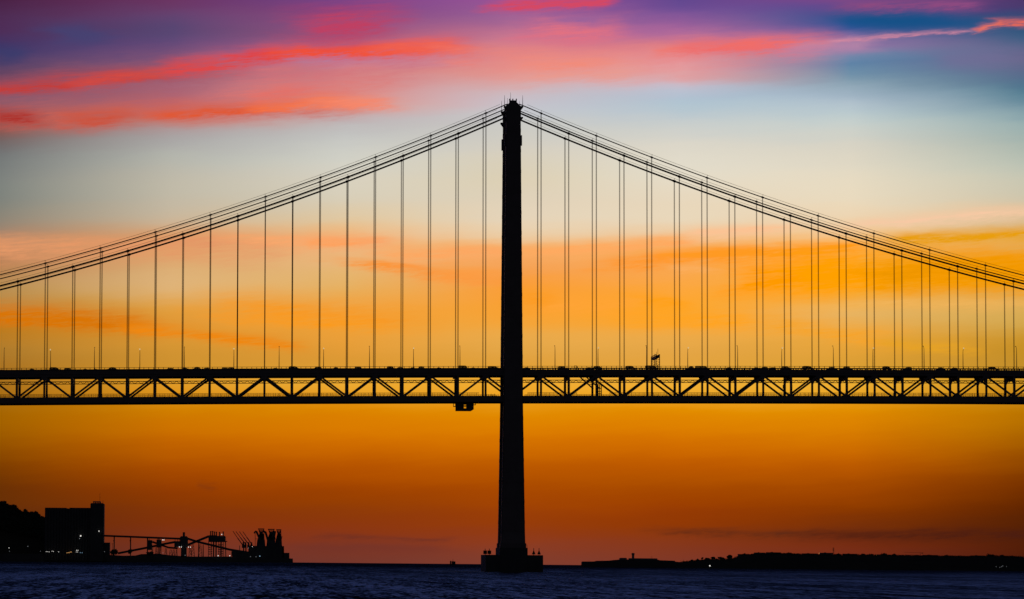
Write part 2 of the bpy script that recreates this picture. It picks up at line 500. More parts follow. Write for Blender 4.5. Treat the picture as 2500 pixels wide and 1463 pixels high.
for pa, pb, pt, pbm in ((1107, 1112, 985.5, 993), (1156, 1161, 982.5, 988.5)):
    c = MB(); xa, xb = tp(pa, 985)[0], tp(pb, 985)[0]
    for x in (xa, xb): c.box(x - .1, x + .1, TY - .8, TY + .8, zz(pbm), zz(pt))
    for q in (pt, pbm): c.box(xa, xb, TY - .8, TY + .8, zz(q) - .15, zz(q) + .15)
    c.build('side_cage', MT['steel2'], trav)

# sign gantry across the road
gx = at(1606, 880, -11.8)[0]; zg = zd(gx) + 13.2
gan = thing('sign_gantry', 'lattice steel sign gantry standing across the road deck on the lighthouse side', 'gantry', (gx, 0, zg))
ztop = at(1606, 865, -11.8)[1]
for s in (-1, 1):
    m = MB(); yy = s * 11.8
    for x in (gx - .72, gx + .72): m.box(x - .16, x + .16, yy - .2, yy + .2, zg - .2, ztop)
    zz_ = zg + .4; i = 0
    while zz_ < ztop - .6:
        m.box(gx - .6, gx + .6, yy - .06, yy + .06, zz_ - .06, zz_ + .06)
        m.bar((gx - .6, yy, zz_), (gx + .6, yy, min(ztop, zz_ + 1.0)), .1); zz_ += 1.0
    m.build('mast', MT['steel2'], gan)
m = MB()
m.box(gx - .55, gx + .55, -11.8, 11.8, ztop - 1.5, ztop - .4)
for x in (gx - .7, gx + .7): m.box(x - .12, x + .12, -11.8, 11.8, ztop - .25, ztop); 
m.build('boom', MT['steel2'], gan)
for yy, h in ((-11, 2.3), (-5, 1.3), (6, 1.0)): MB().bar((gx + .1, yy, ztop), (gx + .1, yy, ztop + h), .13).build('aerial', MT['steel2'], gan)
MB().box(gx - .25, gx + .2, -11.95, -11.6, zg + .9, zg + 2.1).build('control_box', MT['steel2'], gan)


# street lamps
def make_lamp(label, group, lit, s):
    """base at the origin, arm reaching over the road (towards -s)"""
    t = thing('street_lamp', label, 'street lamp', (0, 0, 0), group)
    H = 10.1; p = [(0, 0, 0), (0, 0, 4), (0, 0, H - 2.0)]; r = [.17, .14, .10]
    for i in range(1, 7):
        u = i / 6 * math.pi / 2
        p.append((0, -s * 2.6 * (1 - math.cos(u)), H - 2.0 + 1.9 * math.sin(u))); r.append(.09)
    MB().tube(p, r, 6).build('pole', MT['steel2'], t)
    MB().box(-.18, .18, -s * 2.5 - .45, -s * 2.5 + .45, H - .22, H - .02).build('lamp_housing', MT['steel2'], t)
    if lit: MB().ball((0, -s * 2.6, H - .12), .24).build('lamp_globe', MT['road_lamp'], t)
    return t


lamp_near = make_lamp('', 'unlit lamp posts along the near parapet', False, -1)
lamp_far = make_lamp('', 'lit lamp posts along the far parapet', True, 1)
NEARL = [10, 230.5, 450, 681.5, 902, 1123, 1355, 1578.5, 1801, 2034.5, 2256, 2482]
FARL = [123.5, 341.5, 571, 790, 1009.5, 1460, 1679, 1908.5, 2131, 2351]
for protos, lst, Y, what in ((lamp_near, NEARL, -12.0, 'unlit curved lamp post on the near parapet, {} from the tower on the {} side'),
                             (lamp_far, FARL, 12.0, 'lit lamp post on the far parapet, {} from the tower on the {} side')):
    lo = sorted([x for x in lst if x < 1250], reverse=True); hi = sorted(x for x in lst if x > 1250); first = True
    for side, arr in (('silo', lo), ('lighthouse', hi)):
        for i, px in enumerate(arr):
            o = protos if first else copy_tree(protos); first = False
            a = at(px, 872, Y)[0]; o.location = (a, Y, zd(a) + 13.42)
            o['label'] = what.format(ORD[i + 1], side)


# cars
def car_proto(kind):
    t = thing('car', '', 'van' if kind == 'van' else ('pickup' if kind == 'pickup' else 'car'), (0, 0, 0), 'vehicles on the road deck')
    L = 4.4; H = 1.5
    if kind == 'sedan':
        low = [(-2.2, .35), (-2.2, .85), (-1.6, .95), (.95, .95), (1.95, .82), (2.2, .6), (2.2, .35)]; roof = [(-1.0, 1.42), (-.7, 1.5), (.3, 1.5), (.5, 1.42)]; ba, bf = -1.65, 1.1
    elif kind == 'hatchback':
        low = [(-2.1, .35), (-2.1, .95), (1.0, .98), (1.9, .82), (2.1, .6), (2.1, .35)]; roof = [(-1.75, 1.42), (-1.5, 1.5), (.2, 1.5), (.45, 1.42)]; ba, bf = -2.05, 1.1
    elif kind == 'van':
        low = [(-2.6, .4), (-2.6, 1.05), (1.6, 1.05), (2.4, .9), (2.6, .6), (2.6, .4)]; roof = [(-2.55, 1.85), (-2.4, 1.95), (.8, 1.95), (1.05, 1.85)]; ba, bf = -2.6, 1.75
    else:
        low = [(-2.8, .5), (-2.8, 1.1), (1.3, 1.1), (2.4, .98), (2.6, .7), (2.6, .5)]; roof = [(-.7, 1.7), (-.5, 1.78), (.6, 1.78), (.8, 1.7)]; ba, bf = -.9, 1.4
    zb = low[2][1] - .02
    b = MB(); b.prism(low, -.88, .88); b.prism(roof, -.7, .7)
    for s in (-1, 1):
        for (xa, xr) in ((ba, roof[0][0]), ((ba + bf) / 2 - .15, (roof[1][0] + roof[2][0]) / 2 - .1), (bf, roof[3][0])):
            w = .11
            b.poly([(xa - w, s * .86, zb), (xa + w, s * .86, zb), (xa + w, s * .76, zb), (xa - w, s * .76, zb),
                    (xr - w, s * .72, roof[0][1] + .02), (xr + w, s * .72, roof[0][1] + .02), (xr + w, s * .62, roof[0][1] + .02), (xr - w, s * .62, roof[0][1] + .02)],
                   [(0, 1, 5, 4), (1, 2, 6, 5), (2, 3, 7, 6), (3, 0, 4, 7), (3, 2, 1, 0), (4, 5, 6, 7)])
    for x in (-.3, .75): b.box(x - .25, x + .2, -.6, -.15, .8, 1.28); b.box(x - .25, x + .2, .15, .6, .8, 1.28)   # seats
    b.build('body', CARP[0], t)
    g = MB(); r0, r1 = roof[0], roof[3]
    g.poly([(ba, -.8, zb), (bf, -.8, zb), (bf, .8, zb), (ba, .8, zb), (r0[0], -.67, r0[1]), (r1[0], -.67, r1[1]), (r1[0], .67, r1[1]), (r0[0], .67, r0[1])],
           [(0, 1, 5, 4), (1, 2, 6, 5), (2, 3, 7, 6), (3, 0, 4, 7)])
    g.build('window', MT['glass'], t)
    for x in (low[0][0] + .8, low[-1][0] - .8):
        for s in (-1, 1):
            MB().tube([(x, s * .9, .33), (x, s * .68, .33)], .33, 12).build('wheel', MT['tyre'], t)
    return t, low[-1][0] - low[0][0], roof[1][1]


PROTO = {k: car_proto(k) for k in ('sedan', 'hatchback', 'van', 'pickup')}
CARS = [(2, 16, 903, 'sedan', 3), (77, 24, 900.6, 'sedan', 3), (135, 31, 896.9, 'hatchback', 1), (168, 23, 899, 'hatchback', 2), (207, 14, 901, 'sedan', 4), (232, 16, 901, 'sedan', 4),
        (273, 30, 896.8, 'sedan', 1), (413, 16, 898.6, 'hatchback', 3), (450, 21, 897.8, 'sedan', 2), (480, 24, 896, 'sedan', 1), (502, 16, 898, 'hatchback', 3),
        (546, 16, 897.5, 'hatchback', 3), (567, 22, 897.4, 'hatchback', 2), (671, 18, 898.5, 'sedan', 3), (719, 30, 894.5, 'hatchback', 1), (775, 27, 895.2, 'sedan', 1), (819, 18, 896.8, 'sedan', 3),
        (877, 22, 895.3, 'hatchback', 2), (955, 21, 894.4, 'hatchback', 1), (974, 15, 896.6, 'hatchback', 3), (1006, 15, 897, 'sedan', 4), (1027, 24, 895.4, 'sedan', 2), (1070, 14, 897.5, 'sedan', 4),
        (1132, 21, 892.8, 'van', 1), (1154, 22, 897.6, 'sedan', 3), (1206, 30, 894.1, 'hatchback', 1), (1284, 15, 897, 'sedan', 3), (1374, 23, 894.2, 'hatchback', 2), (1437, 22, 897, 'sedan', 4),
        (1456, 29, 893.8, 'sedan', 1), (1540, 26, 893.5, 'hatchback', 1), (1591, 30, 892.6, 'van', 1), (1686, 18, 894.8, 'sedan', 3), (1715, 34, 893.6, 'van', 2), (1778, 17, 897, 'sedan', 4),
        (1845, 17, 897, 'sedan', 4), (1864, 18, 895.8, 'hatchback', 3), (1884, 14, 897, 'hatchback', 4), (1920, 25, 895, 'hatchback', 2), (1973, 29, 893.8, 'hatchback', 1), (2029, 25, 896, 'sedan', 3),
        (2065, 27, 895, 'sedan', 2), (2166, 23, 894.4, 'hatchback', 1), (2215, 22, 896.4, 'hatchback', 3), (2295, 18, 897, 'sedan', 3), (2327, 13, 898, 'hatchback', 4), (2421, 44, 895.4, 'pickup', 1)]
LANE = {1: -9.3, 2: -6.0, 3: 2.6, 4: 6.0}
used = set(); side_no = {'silo': 0, 'lighthouse': 0}
order = sorted(CARS, key=lambda c: abs(c[0] - 1250))
CN = ['black', 'grey', 'blue', 'red', 'silver']
for px, lpx, ytop, kind, lane in order:
    pr, L, H = PROTO[kind]
    first = kind not in used
    o = pr if first else copy_tree(pr)
    used.add(kind)
    Y = LANE[lane]; a, ztop = at(px, ytop, Y); road = zd(a) + 13.2
    h = min(2.15, max(1.38, ztop - road)); l = lpx / 5.82
    if kind == 'van': h = min(2.5, max(1.8, ztop - road))
    o.location = (a, Y, road); o.scale = (min(1.18, max(.85, l / L)), 1, h / H)
    if lane > 2: o.rotation_euler = (0, 0, math.pi); 
    side = 'silo' if px < 1250 else 'lighthouse'; side_no[side] += 1
    nm = {'sedan': 'low dark sedan', 'hatchback': 'rounded dark hatchback', 'van': 'tall dark van', 'pickup': 'long dark pickup'}[kind]
    o['label'] = f'{nm} on the road deck, {ORD[side_no[side]]} vehicle from the tower on the {side} side'
    if kind == 'pickup': o.rotation_euler = (0, 0, 0)

# day marks on the pier
for i, (px, py0, py1, cone) in enumerate(((1184.5, 1344.3, 1353, 0), (1194.7, 1344.3, 1353, 0), (1303, 1343.3, 1353.8, 1), (1316, 1343.3, 1353.8, 1))):
    Y = -18.5 if cone else 12; x, zt = at(px, py0, Y); zb = at(px, py1, Y)[1]
    t = thing('day_mark', ('square can shaped daymark on the pier, {} the plinth' if not cone else 'pointed cone daymark on the pier, {} the plinth').format(
        ('farther from', 'nearer to', 'nearer to', 'farther from')[i]), 'navigation mark', (x, Y, 7.06), 'day marks on the pier')
    MB().tube([(x, Y, 7.0), (x, Y, zt + .8)], .13, 6).build('post', MT['steel2'], t)
    MB().tube([(x, Y, zb), (x, Y, zt)], [.78, .06 if cone else .78], 14).build('topmark', MT['green'] if cone else MT['mark'], t)

# ================================================================= WATER
g = MB().poly([(-200000, -6000, 0), (200000, -6000, 0), (200000, 200000, 0), (-200000, 200000, 0)], [(0, 1, 2, 3)])
wm = bpy.data.materials.new('river_water'); wm.use_nodes = True
n = NT(wm.node_tree); b = n.n['Principled BSDF']
geo = n.n.new('ShaderNodeNewGeometry'); sep = n.n.new('ShaderNodeSeparateXYZ'); n.l.new(geo.outputs['Position'], sep.inputs[0])
X, Yp = sep.outputs[0], sep.outputs[1]


def wnoise(sx, sy, det, off):
    v = n.xyz(n.m('MULTIPLY', X, 1 / sx), n.m('MULTIPLY', Yp, 1 / sy), off)
    return n.noise(v, 1.0, det, 0.55)


rip = wnoise(.42, 6, 2, 0.3); wav = wnoise(1.0, 26, 2, 4.1); swl = wnoise(2.8, 95, 2, 9.7); far = wnoise(8, 380, 2, 14.2); pat = wnoise(110, 900, 2, 2.2)
side = wnoise(0.9, 2.5, 2, 7.0)
def wsum(*tw):
    r = None
    for q, k in tw:
        v = n.m('MULTIPLY', n.m('SUBTRACT', q, .5), k); r = v if r is None else n.m('ADD', r, v)
    return r


# slope of the visible wave faces, leaning to the east with the ebb chop
# (the flatter the view, the more only the steepest faces show)
lean = n.m('ADD', n.m('MULTIPLY', n.smooth(Yp, -1300, 3500), .24), .225)
sl = n.m('MAXIMUM', n.m('ADD', wsum((rip, 1.1), (wav, .85), (swl, .48), (far, .42), (pat, .22)), lean), .115)
nx = n.m('MULTIPLY', n.m('SUBTRACT', side, .5), .25)
nrm = n.n.new('ShaderNodeVectorMath'); nrm.operation = 'NORMALIZE'
n.l.new(n.xyz(nx, n.m('MULTIPLY', sl, -1.0), 1.0), nrm.inputs[0]); n.l.new(nrm.outputs[0], b.inputs['Normal'])
b.inputs['Base Color'].default_value = (0.004, 0.008, 0.022, 1); b.inputs['Roughness'].default_value = 0.10; b.inputs['IOR'].default_value = 1.33
tag(g.build('water', wm), None, None, kind='structure')
# line of broken water running to the pier
fo = MB(); rr = random.Random(5)
xa, xb = at(1050, 1394, -21)[0], PL - .2
x = xa
pts = []
while x < xb:
    pts.append((x, -21 + rr.uniform(-1, 1), rr.uniform(.5, 2.2) * min(1, (x - xa) / 5 + .2))); x += .6
fv = []; ff = []
for i, (x, y, w) in enumerate(pts):
    fv += [(x, y - w, .02), (x, y, .10 + .06 * w), (x, y + w, .02)]
    if i: k = 3 * i; ff += [(k - 3, k, k + 1, k - 2), (k - 2, k + 1, k + 2, k - 1)]
tag(MB().poly(fv, ff).build('foam', MT['foam'], loc=(0, 0, 0)), 'pale streak of broken water running up to the pier', 'foam', kind='stuff')

# ================================================================= SHORE TERMINAL (silo side, about 8 km away)
TY = 8000 - CD


def T(px, py, dy=0): return at(px, py, TY + dy)


S = 8000 / F    # metres per photo pixel there


def tbox(m, x0, x1, y0, y1, dy=0, dep=14):
    """box whose front covers photo pixels x0..x1, y0..y1"""
    a = T(x0, y1, dy); c = T(x1, y0, dy)
    return m.box(a[0], c[0], TY + dy, TY + dy + dep, a[1], c[1])


def tbar(m, p, q, w, dy=0, d=None):
    a = T(*p, dy); c = T(*q, dy)
    return m.bar((a[0], TY + dy, a[1]), (c[0], TY + dy, c[1]), d or w * S, w * S)


base = lambda px, dy=0: (T(px, 1368, dy)[0], TY + dy, 3.0)
# quay / low shore
q = MB()
out = [(-60, 1372), (-60, 1352), (108, 1352), (250, 1354), (300, 1357), (330, 1356.5), (345, 1353), (385, 1352), (398, 1354), (430, 1357), (470, 1359), (560, 1359), (575, 1360), (690, 1362), (707, 1363.5), (715, 1364), (715.3, 1374)]
q.prism([T(x, y) for x, y in out][::-1], TY + 2, TY + 160)
tag(q.build('quay_ground', MT['stain']), None, None, kind='structure')
# wooded hillside
prof = [(-120, 1205), (-60, 1213), (0, 1224), (12, 1229), (25, 1236), (38, 1239), (50, 1247), (62, 1248), (75, 1251), (88, 1253), (97, 1259), (110, 1264), (140, 1300), (170, 1352)]
hv = []; hf = []
for i, (x, y) in enumerate(prof):
    xx, zz = T(x, y + 3, 120)
    for dy, k in ((40, 0), (70, .45), (95, .8), (120, 1), (260, .85)): hv.append((xx, TY + dy, 1 + (zz - 1) * k))
    if i:
        for j in range(4):
            a = (i - 1) * 5 + j; hf.append((a, a + 5, a + 6, a + 1))
tag(MB().poly(hv, hf).build('hill', MT['earth']), None, None, kind='structure')


def crown(m, c, rx, rz, n, leaf, rnd):
    """irregular crown of small leaf clumps"""
    lobes = [(Vector((rnd.uniform(-.55, .55) * rx, rnd.uniform(-.5, .5) * rx, rnd.uniform(-.45, .55) * rz)), rnd.uniform(.4, .7)) for _ in range(7)]
    for _ in range(n):
        lc, lr = rnd.choice(lobes); d = Vector((rnd.gauss(0, 1), rnd.gauss(0, 1), rnd.gauss(0, 1))).normalized() * (rnd.random() ** .4)
        p = Vector(c) + lc + Vector((d.x * rx * lr, d.y * rx * lr, d.z * rz * lr))
        u = Vector((rnd.gauss(0, 1), rnd.gauss(0, 1), rnd.gauss(0, 1))).normalized(); v = u.orthogonal().normalized(); k = leaf * rnd.uniform(.6, 1.3)
        m.poly([p - u * k - v * k * .6, p + u * k - v * k * .6, p + u * k + v * k * .6, p - u * k + v * k * .6], [(0, 1, 2, 3)])
    return m


def tree(x, y, z0, zt, r, label, group, rnd, name='tree', leaf=None, n=260, squash=1.0):
    t = thing(name, label, 'tree', (x, y, z0), group)
    h = zt - z0; rz = min(h * .45, r * squash)
    tr = MB(); tr.tube([(x, y, z0 - 1), (x + r * .05, y, z0 + h * .35), (x, y, zt - rz)], [h * .05, h * .035, h * .015], 6)
    for k in range(4):
        a = k * 1.7 + rnd.random(); tr.tube([(x, y, z0 + h * .35), (x + math.cos(a) * r * .5, y + math.sin(a) * r * .5, zt - rz * 1.1)], [h * .02, h * .008], 5)
    tr.build('trunk', MT['bark'], t)
    crown(MB(), (x, y, zt - rz), r, rz, n, leaf or r * .24, rnd).build('crown', MT['leaf'], t)
    return t


rnd = random.Random(11)
HT = [(4, 1221, 10, 'largest round tree at the top of the wooded hill'), (14, 1229, 7, 'tree below the largest one on the wooded hill'), (25, 1231.5, 6, 'small round tree third down the hill ridge'), (35, 1233, 8, 'broad round tree halfway down the hill ridge'),
      (44, 1241, 7, 'tree just below the broad one on the hill ridge'), (53, 1246, 8, 'low flat tree on the hill ridge before the dip'), (65, 1244, 8, 'spiky crowned tree in the middle of the hill slope'), (76, 1248.5, 8, 'low tree beyond the spiky crowned tree'),
      (86, 1247.5, 8, 'wide flat topped tree on the lower hill slope'), (94, 1252.5, 6, 'tree at the edge of the lower hill slope'), (101, 1260, 6, 'low tree on the hill foot by the silo'), (107, 1261.5, 5, 'last low tree touching the silo wall')]
for px, py, rp, lab in HT:
    x, zt = T(px, py, 118); zb = T(px, py + 24, 118)[1]
    tree(x, TY + 118, zb, zt, rp * S * 1.05, lab, 'trees on the hill behind the silo', rnd, n=330, squash=.9)
# low scrub on the slope reads as one mass
sc = MB()
for _ in range(900):
    px = rnd.uniform(-40, 118); i = [k for k in range(len(prof) - 1) if prof[k][0] <= px][-1]
    u = (px - prof[i][0]) / (prof[i + 1][0] - prof[i][0]); py = prof[i][1] + u * (prof[i + 1][1] - prof[i][1]) + 3
    x, z = T(px, py, 118); k = rnd.random(); 
    crown(sc, (x, TY + 118 - k * 50, z * (1 - k * .45) + 1), 3.5, 2.6, 5, 1.3, rnd)
tag(sc.build('undergrowth', MT['leaf']), 'dark scrub covering the hill behind the silo', 'scrub', kind='stuff')

# silo
silo = thing('grain_silo', 'huge black windowless silo block with a taller lift tower at one end', 'silo', base(180))
m = MB()
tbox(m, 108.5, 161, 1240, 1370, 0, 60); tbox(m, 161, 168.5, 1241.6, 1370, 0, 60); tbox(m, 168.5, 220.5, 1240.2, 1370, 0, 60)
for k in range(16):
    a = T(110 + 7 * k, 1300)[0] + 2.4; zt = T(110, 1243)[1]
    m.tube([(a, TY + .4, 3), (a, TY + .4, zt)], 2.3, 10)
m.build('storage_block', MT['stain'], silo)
m = MB(); tbox(m, 219.6, 253.6, 1230.2, 1370, -6, 50); tbox(m, 222, 251, 1228.6, 1230.6, -5, 46)
lt = m.build('lift_tower', MT['stain'], silo)
m = MB(); tbox(m, 227, 245.3, 1224, 1226, 0, 20)
for k in range(5): tbox(m, 227.6 + 4.1 * k, 229.6 + 4.1 * k, 1226, 1229.5, .5, 18)
m.build('roof_pavilion', MT['concrete'], lt)
m = MB(); tbar(m, (243.8, 1229), (243.8, 1204), .55, 5); tbar(m, (243.8, 1215), (245.2, 1215), .5, 5); m.build('mast', MT['steel2'], lt)
m = MB(); tbar(m, (251.3, 1229), (251.3, 1222), .8, 5); m.build('mast', MT['steel2'], lt)
m = MB(); tbox(m, 253.6, 267.8, 1325, 1370, 0, 30); m.build('annex', MT['stain'], silo)
m = MB(); tbox(m, 173, 180, 1283, 1293, -7.5, 3); m.build('louvre_panel', MT['steel2'], silo)

# conveyor gallery from the silo to the transfer tower
cv = thing('conveyor_bridge', 'long enclosed conveyor bridge sloping from the silo to the transfer tower', 'conveyor', base(345))
m = MB(); tbar(m, (253, 1308.2), (441, 1315.6), 4.6, 10, 4); m.build('gallery', MT['steel2'], cv)
for px, top in ((278.7, 1311), (318.7, 1312.5), (360, 1314), (388, 1315)):
    m = MB(); tbox(m, px - 1.6, px + 1.6, top, 1356, 11, 2)
    if px < 350: tbox(m, px - 2.2, px - 1, 1319, 1322, 11, 2)
    m.build('support_post', MT['steel2'], cv)
# transfer tower
tt = thing('transfer_tower', 'tall narrow transfer tower with a chimney between the two sloping conveyors', 'industrial tower', base(448))
m = MB(); tbox(m, 439, 459, 1311.3, 1336, 0, 14); tbox(m, 441, 457, 1309.4, 1311.4, 1, 12); tbox(m, 425.5, 441, 1321.5, 1336, 0, 12); tbox(m, 441.5, 456, 1336, 1360, 2, 10); m.build('house', MT['steel2'], tt)
m = MB(); tbox(m, 446, 451.8, 1299.6, 1311, 3, 4); m.build('chimney', MT['steel2'], tt)
m = MB()
for px in (427, 433, 437): tbox(m, px, px + 1, 1315, 1322, 2, 1)
m.build('vent_pipe', MT['steel2'], tt)
# two hopper houses
for (x0, x1, y0, y1, lab) in ((358.6, 371.5, 1319, 1343, 'square hopper house on the conveyor, next to the silo side trees'), (382, 394.5, 1318, 1337, 'smaller hopper house hanging below the conveyor bridge, nearer the transfer tower')):
    h = thing('hopper_house', lab, 'industrial hut', base((x0 + x1) / 2), 'hopper houses under the conveyor bridge')
    m = MB(); tbox(m, x0, x1, y0, y1, 4, 10); m.build('house', MT['steel2'], h)
    m = MB()
    for px in (x0 + 2.2, x0 + 5.6): tbox(m, px, px + 1.3, y0 - 3.5, y0, 6, 2)
    m.build('roof_pipe', MT['steel2'], h)
    m = MB()
    for px in (x0 + .5, x1 - 1.3): tbox(m, px, px + .9, y1, 1357, 6, 1)
    m.build('leg', MT['steel2'], h)


def conveyor(pts, w, lab, legs):
    c = thing('inclined_conveyor', lab, 'conveyor', base(pts[0][0]), 'inclined conveyors at the terminal')
    m = MB()
    for p, q_ in zip(pts, pts[1:]): tbar(m, p, q_, w, 22, 4)
    m.build('gallery', MT['steel2'], c)
    for px, top, sp in legs:
        m = MB(); bot = 1359
        for d in (-sp, sp): tbar(m, (px + d * .35, top), (px + d, bot), 1.25, 22)
        zz = top + 5; k = 0
        while zz < bot - 3 and sp > 1:
            u0 = .35 + .65 * (zz - top) / (bot - top); u1 = .35 + .65 * (zz + 4 - top) / (bot - top)
            tbar(m, (px - sp * u0, zz), (px + sp * u1, zz + 4), .8, 22.4) if k % 2 else tbar(m, (px + sp * u0, zz), (px - sp * u1, zz + 4), .8, 22.4)
            zz += 4; k += 1
        m.build('trestle_leg', MT['steel2'], c)


conveyor([(288, 1351.2), (360, 1337.2), (404, 1327.8), (428, 1323.5)], 5.2, 'inclined conveyor rising from the low shore to the transfer tower', ((372, 1338, 2), (382, 1336, 3), (392, 1334, 2)))
conveyor([(366, 1321), (411, 1337), (434, 1339)], 4.6, 'short conveyor falling from the hopper house across the rising one', ((405, 1339, 3), (417, 1342, 4), (424, 1342, 3), (431, 1342, 2)))
conveyor([(457, 1331.2), (482, 1321), (510, 1309.5)], 5.6, 'inclined conveyor climbing from the transfer tower to the stack building', ((464, 1332, 3), (471, 1329, 4), (485, 1325, 1)))
conveyor([(458, 1315.2), (482, 1323), (520, 1332), (560, 1342), (604, 1349)], 5.4, 'long conveyor falling from the transfer tower towards the loading jetty', ((489, 1329, 4), (496, 1330, .8), (566, 1346, 1)))
# stack building on legs
sb = thing('stack_building', 'raised square plant building on lattice legs with six thin stacks on its roof', 'industrial building', base(530))
m = MB(); tbox(m, 508.8, 550.3, 1308.6, 1323.6, 0, 16); tbox(m, 510, 530, 1307, 1309, 1, 14); tbox(m, 545, 555, 1321, 1323, 2, 4); m.build('house', MT['steel2'], sb)
for px, top in ((514.5, 1297), (519, 1296.6), (523.6, 1298), (528.4, 1298.5), (536.2, 1299), (545.2, 1298)):
    m = MB(); tbox(m, px - 1.6, px + 1.3, top + 1.5, 1309.4, 6, 2); tbox(m, px - 2.0, px + 1.8, top, top + 2, 6, 2.4); m.build('stack', MT['steel2'], sb)
for px in (509, 516, 521.5, 527.5, 534, 539.5, 545, 550):
    m = MB(); w = 1.7 if px not in (521.5, 527.5, 539.5) else 3.6
    tbox(m, px - w / 2, px + w / 2, 1323, 1361, 3, 2)
    m.build('leg', MT['steel2'], sb)
for py in (1330, 1336, 1341.5, 1347, 1352.5):
    for x0, x1 in ((509, 518), (532, 546)):
        m = MB(); tbar(m, (x0, py), (x1, py + .2), 1.4, 3.6); tbar(m, (x0, py), (x1, py + 5), .8, 3.2); m.build('brace', MT['steel2'], sb)
m = MB(); tbar(m, (551, 1311), (552.2, 1361), .9, 2); m.build('drain_pipe', MT['steel2'], sb)
# loading arms: four raised booms
LA = [(568.6, 1297, 592, 1331), (576, 1297.8, 597.5, 1327), (584.4, 1298, 605, 1327), (592.8, 1298, 612, 1326)]
for i, (tx, ty, bx_, by) in enumerate(LA):
    la = thing('loading_arm', f'slim loading arm raised obliquely at the jetty, {ORD[i + 1]} counted from the stack building', 'loading arm', base(bx_), 'raised loading arms on the jetty')
    m = MB(); tbar(m, (tx, ty), ((tx + bx_) / 2, (ty + by) / 2), 1.5, 30); tbar(m, ((tx + bx_) / 2, (ty + by) / 2), (bx_ + .5, by), 2.3, 30); m.build('boom', MT['steel2'], la)
    m = MB(); c = bx_ + 2.5
    tbox(m, c - 2.4, c + 1.4, 1324, 1330, 29, 3); tbox(m, c - 1.3, c + 2, 1329, 1352, 29, 3); tbox(m, c - 4, c - 1, 1330, 1338, 29, 3); m.build('pedestal', MT['steel2'], la)
# jetty building and ship loaders
jb = thing('jetty_building', 'low stepped dark building filling the outer end of the jetty', 'building', base(645))
m = MB(); tbox(m, 567, 612, 1346.5, 1368, 6, 24); tbox(m, 609, 693.5, 1333.5, 1368, 8, 24); tbox(m, 690, 706.5, 1350, 1368, 8, 20); tbox(m, 700, 715, 1364, 1374, 4, 20); m.build('hall', MT['stain'], jb)
m = MB(); m.prism([T(690, 1335, 8), T(693.6, 1341, 8), T(693.6, 1350, 8), T(688, 1350, 8)][::-1], TY + 8, TY + 26); m.build('lean_to_roof', MT['stain'], jb)
m = MB(); tbox(m, 584.3, 586, 1332, 1349, 8, 2); m.build('post', MT['steel2'], jb)
for i, (c, top, lab) in enumerate(((637.5, 1290.5, 'ship loader with a hooked boom reaching down towards the loading arms'), (662, 1291.5, 'middle ship loader with the widest T shaped head'), (680.5, 1292.5, 'slender ship loader at the seaward end of the jetty'))):
    sl_ = thing('ship_loader', lab, 'ship loader', base(c), 'ship loaders on the jetty'); dy = 36 + 5 * i; k = (1, 1.05, .8)[i]
    m = MB(); m.prism([T(c - 11.5 * k, 1350, dy), T(c - 11.2 * k, 1334, dy), T(c - 9.6 * k, 1319, dy), T(c + 9.2 * k, 1319, dy), T(c + 10.4 * k, 1334, dy), T(c + 11.4 * k, 1350, dy)], TY + dy, TY + dy + 12)
    m.build('portal_base', MT['steel2'], sl_)
    m = MB(); tbox(m, c - 4.4 * k, c + 4.8 * k, top + 7, 1318, dy + 3, 5); m.prism([T(c - 10 * k, 1322, dy), T(c - 5 * k, 1305, dy), T(c + 6 * k, 1303, dy), T(c + 9.5 * k, 1322, dy)], TY + dy + 3, TY + dy + 7)
    tbar(m, (c + 6.4 * k, top + 2), (c + 7.6 * k, 1320), 1.6, dy + 4); tbar(m, (c + 6.4 * k, top + 14), (c - 2, top + 22), 1.4, dy + 4)
    m.build('column', MT['steel2'], sl_)
    m = MB(); tbox(m, c - 7.6 * k, c + 8 * k, top, top + 2, dy + 2, 4)
    for d in (-6.4, -3.6, -1, 1.6, 4.4, 7): tbar(m, (c + d * k, top + 1), (c + d * k * .7, top + 9), 1.15, dy + 3)
    tbar(m, (c - 6.5 * k, top + 1.5), (c - 1, top + 12), 1.5, dy + 3); tbar(m, (c + 7 * k, top + 1.5), (c + 1, top + 12), 1.5, dy + 3); tbar(m, (c - 6 * k, top + 5), (c + 6 * k, top + 5), 1, dy + 3)
    m.build('head_frame', MT['steel2'], sl_)
    m = MB()
    if i == 0:
        tbar(m, (620.6, 1302.5), (623, 1298), 3.8, dy); tbar(m, (622.4, 1297.5), (627.4, 1298.6), 4, dy); tbar(m, (626, 1298), (638, 1325), 5, dy); tbar(m, (623, 1301), (623, 1334), 1.2, dy); tbar(m, (631, 1316), (629, 1334), 1.6, dy); tbar(m, (623, 1316), (631, 1316), 1, dy)
    elif i == 1:
        tbar(m, (642, 1296.5), (650, 1301), 5, dy); tbar(m, (648, 1299), (657, 1328), 5.4, dy); tbar(m, (668, 1297), (672, 1318), 3.2, dy); tbar(m, (669.5, 1296), (664, 1312), 2.4, dy)
    else:
        tbar(m, (672, 1297), (668.5, 1318), 4.6, dy); tbar(m, (685.5, 1294), (687.4, 1328), 1.5, dy); tbar(m, (688.6, 1309), (686.5, 1322), 1.4, dy); tbar(m, (677, 1313), (688, 1315), 1.6, dy)
    m.build('boom', MT['steel2'], sl_)
# shrubs along the low shore
for px, top, rp, lab in ((278, 1340.5, 9, 'spreading palm like tree at the foot of the conveyor post near the silo'), (318, 1341, 6, 'round bush at the foot of the second conveyor post'), (366, 1347, 8, 'low bush under the hopper house')):
    x, zt = T(px, top, 4); tree(x, TY + 4, T(px, 1357, 4)[1], zt, rp * S, lab, 'bushes on the low shore', rnd, n=200)
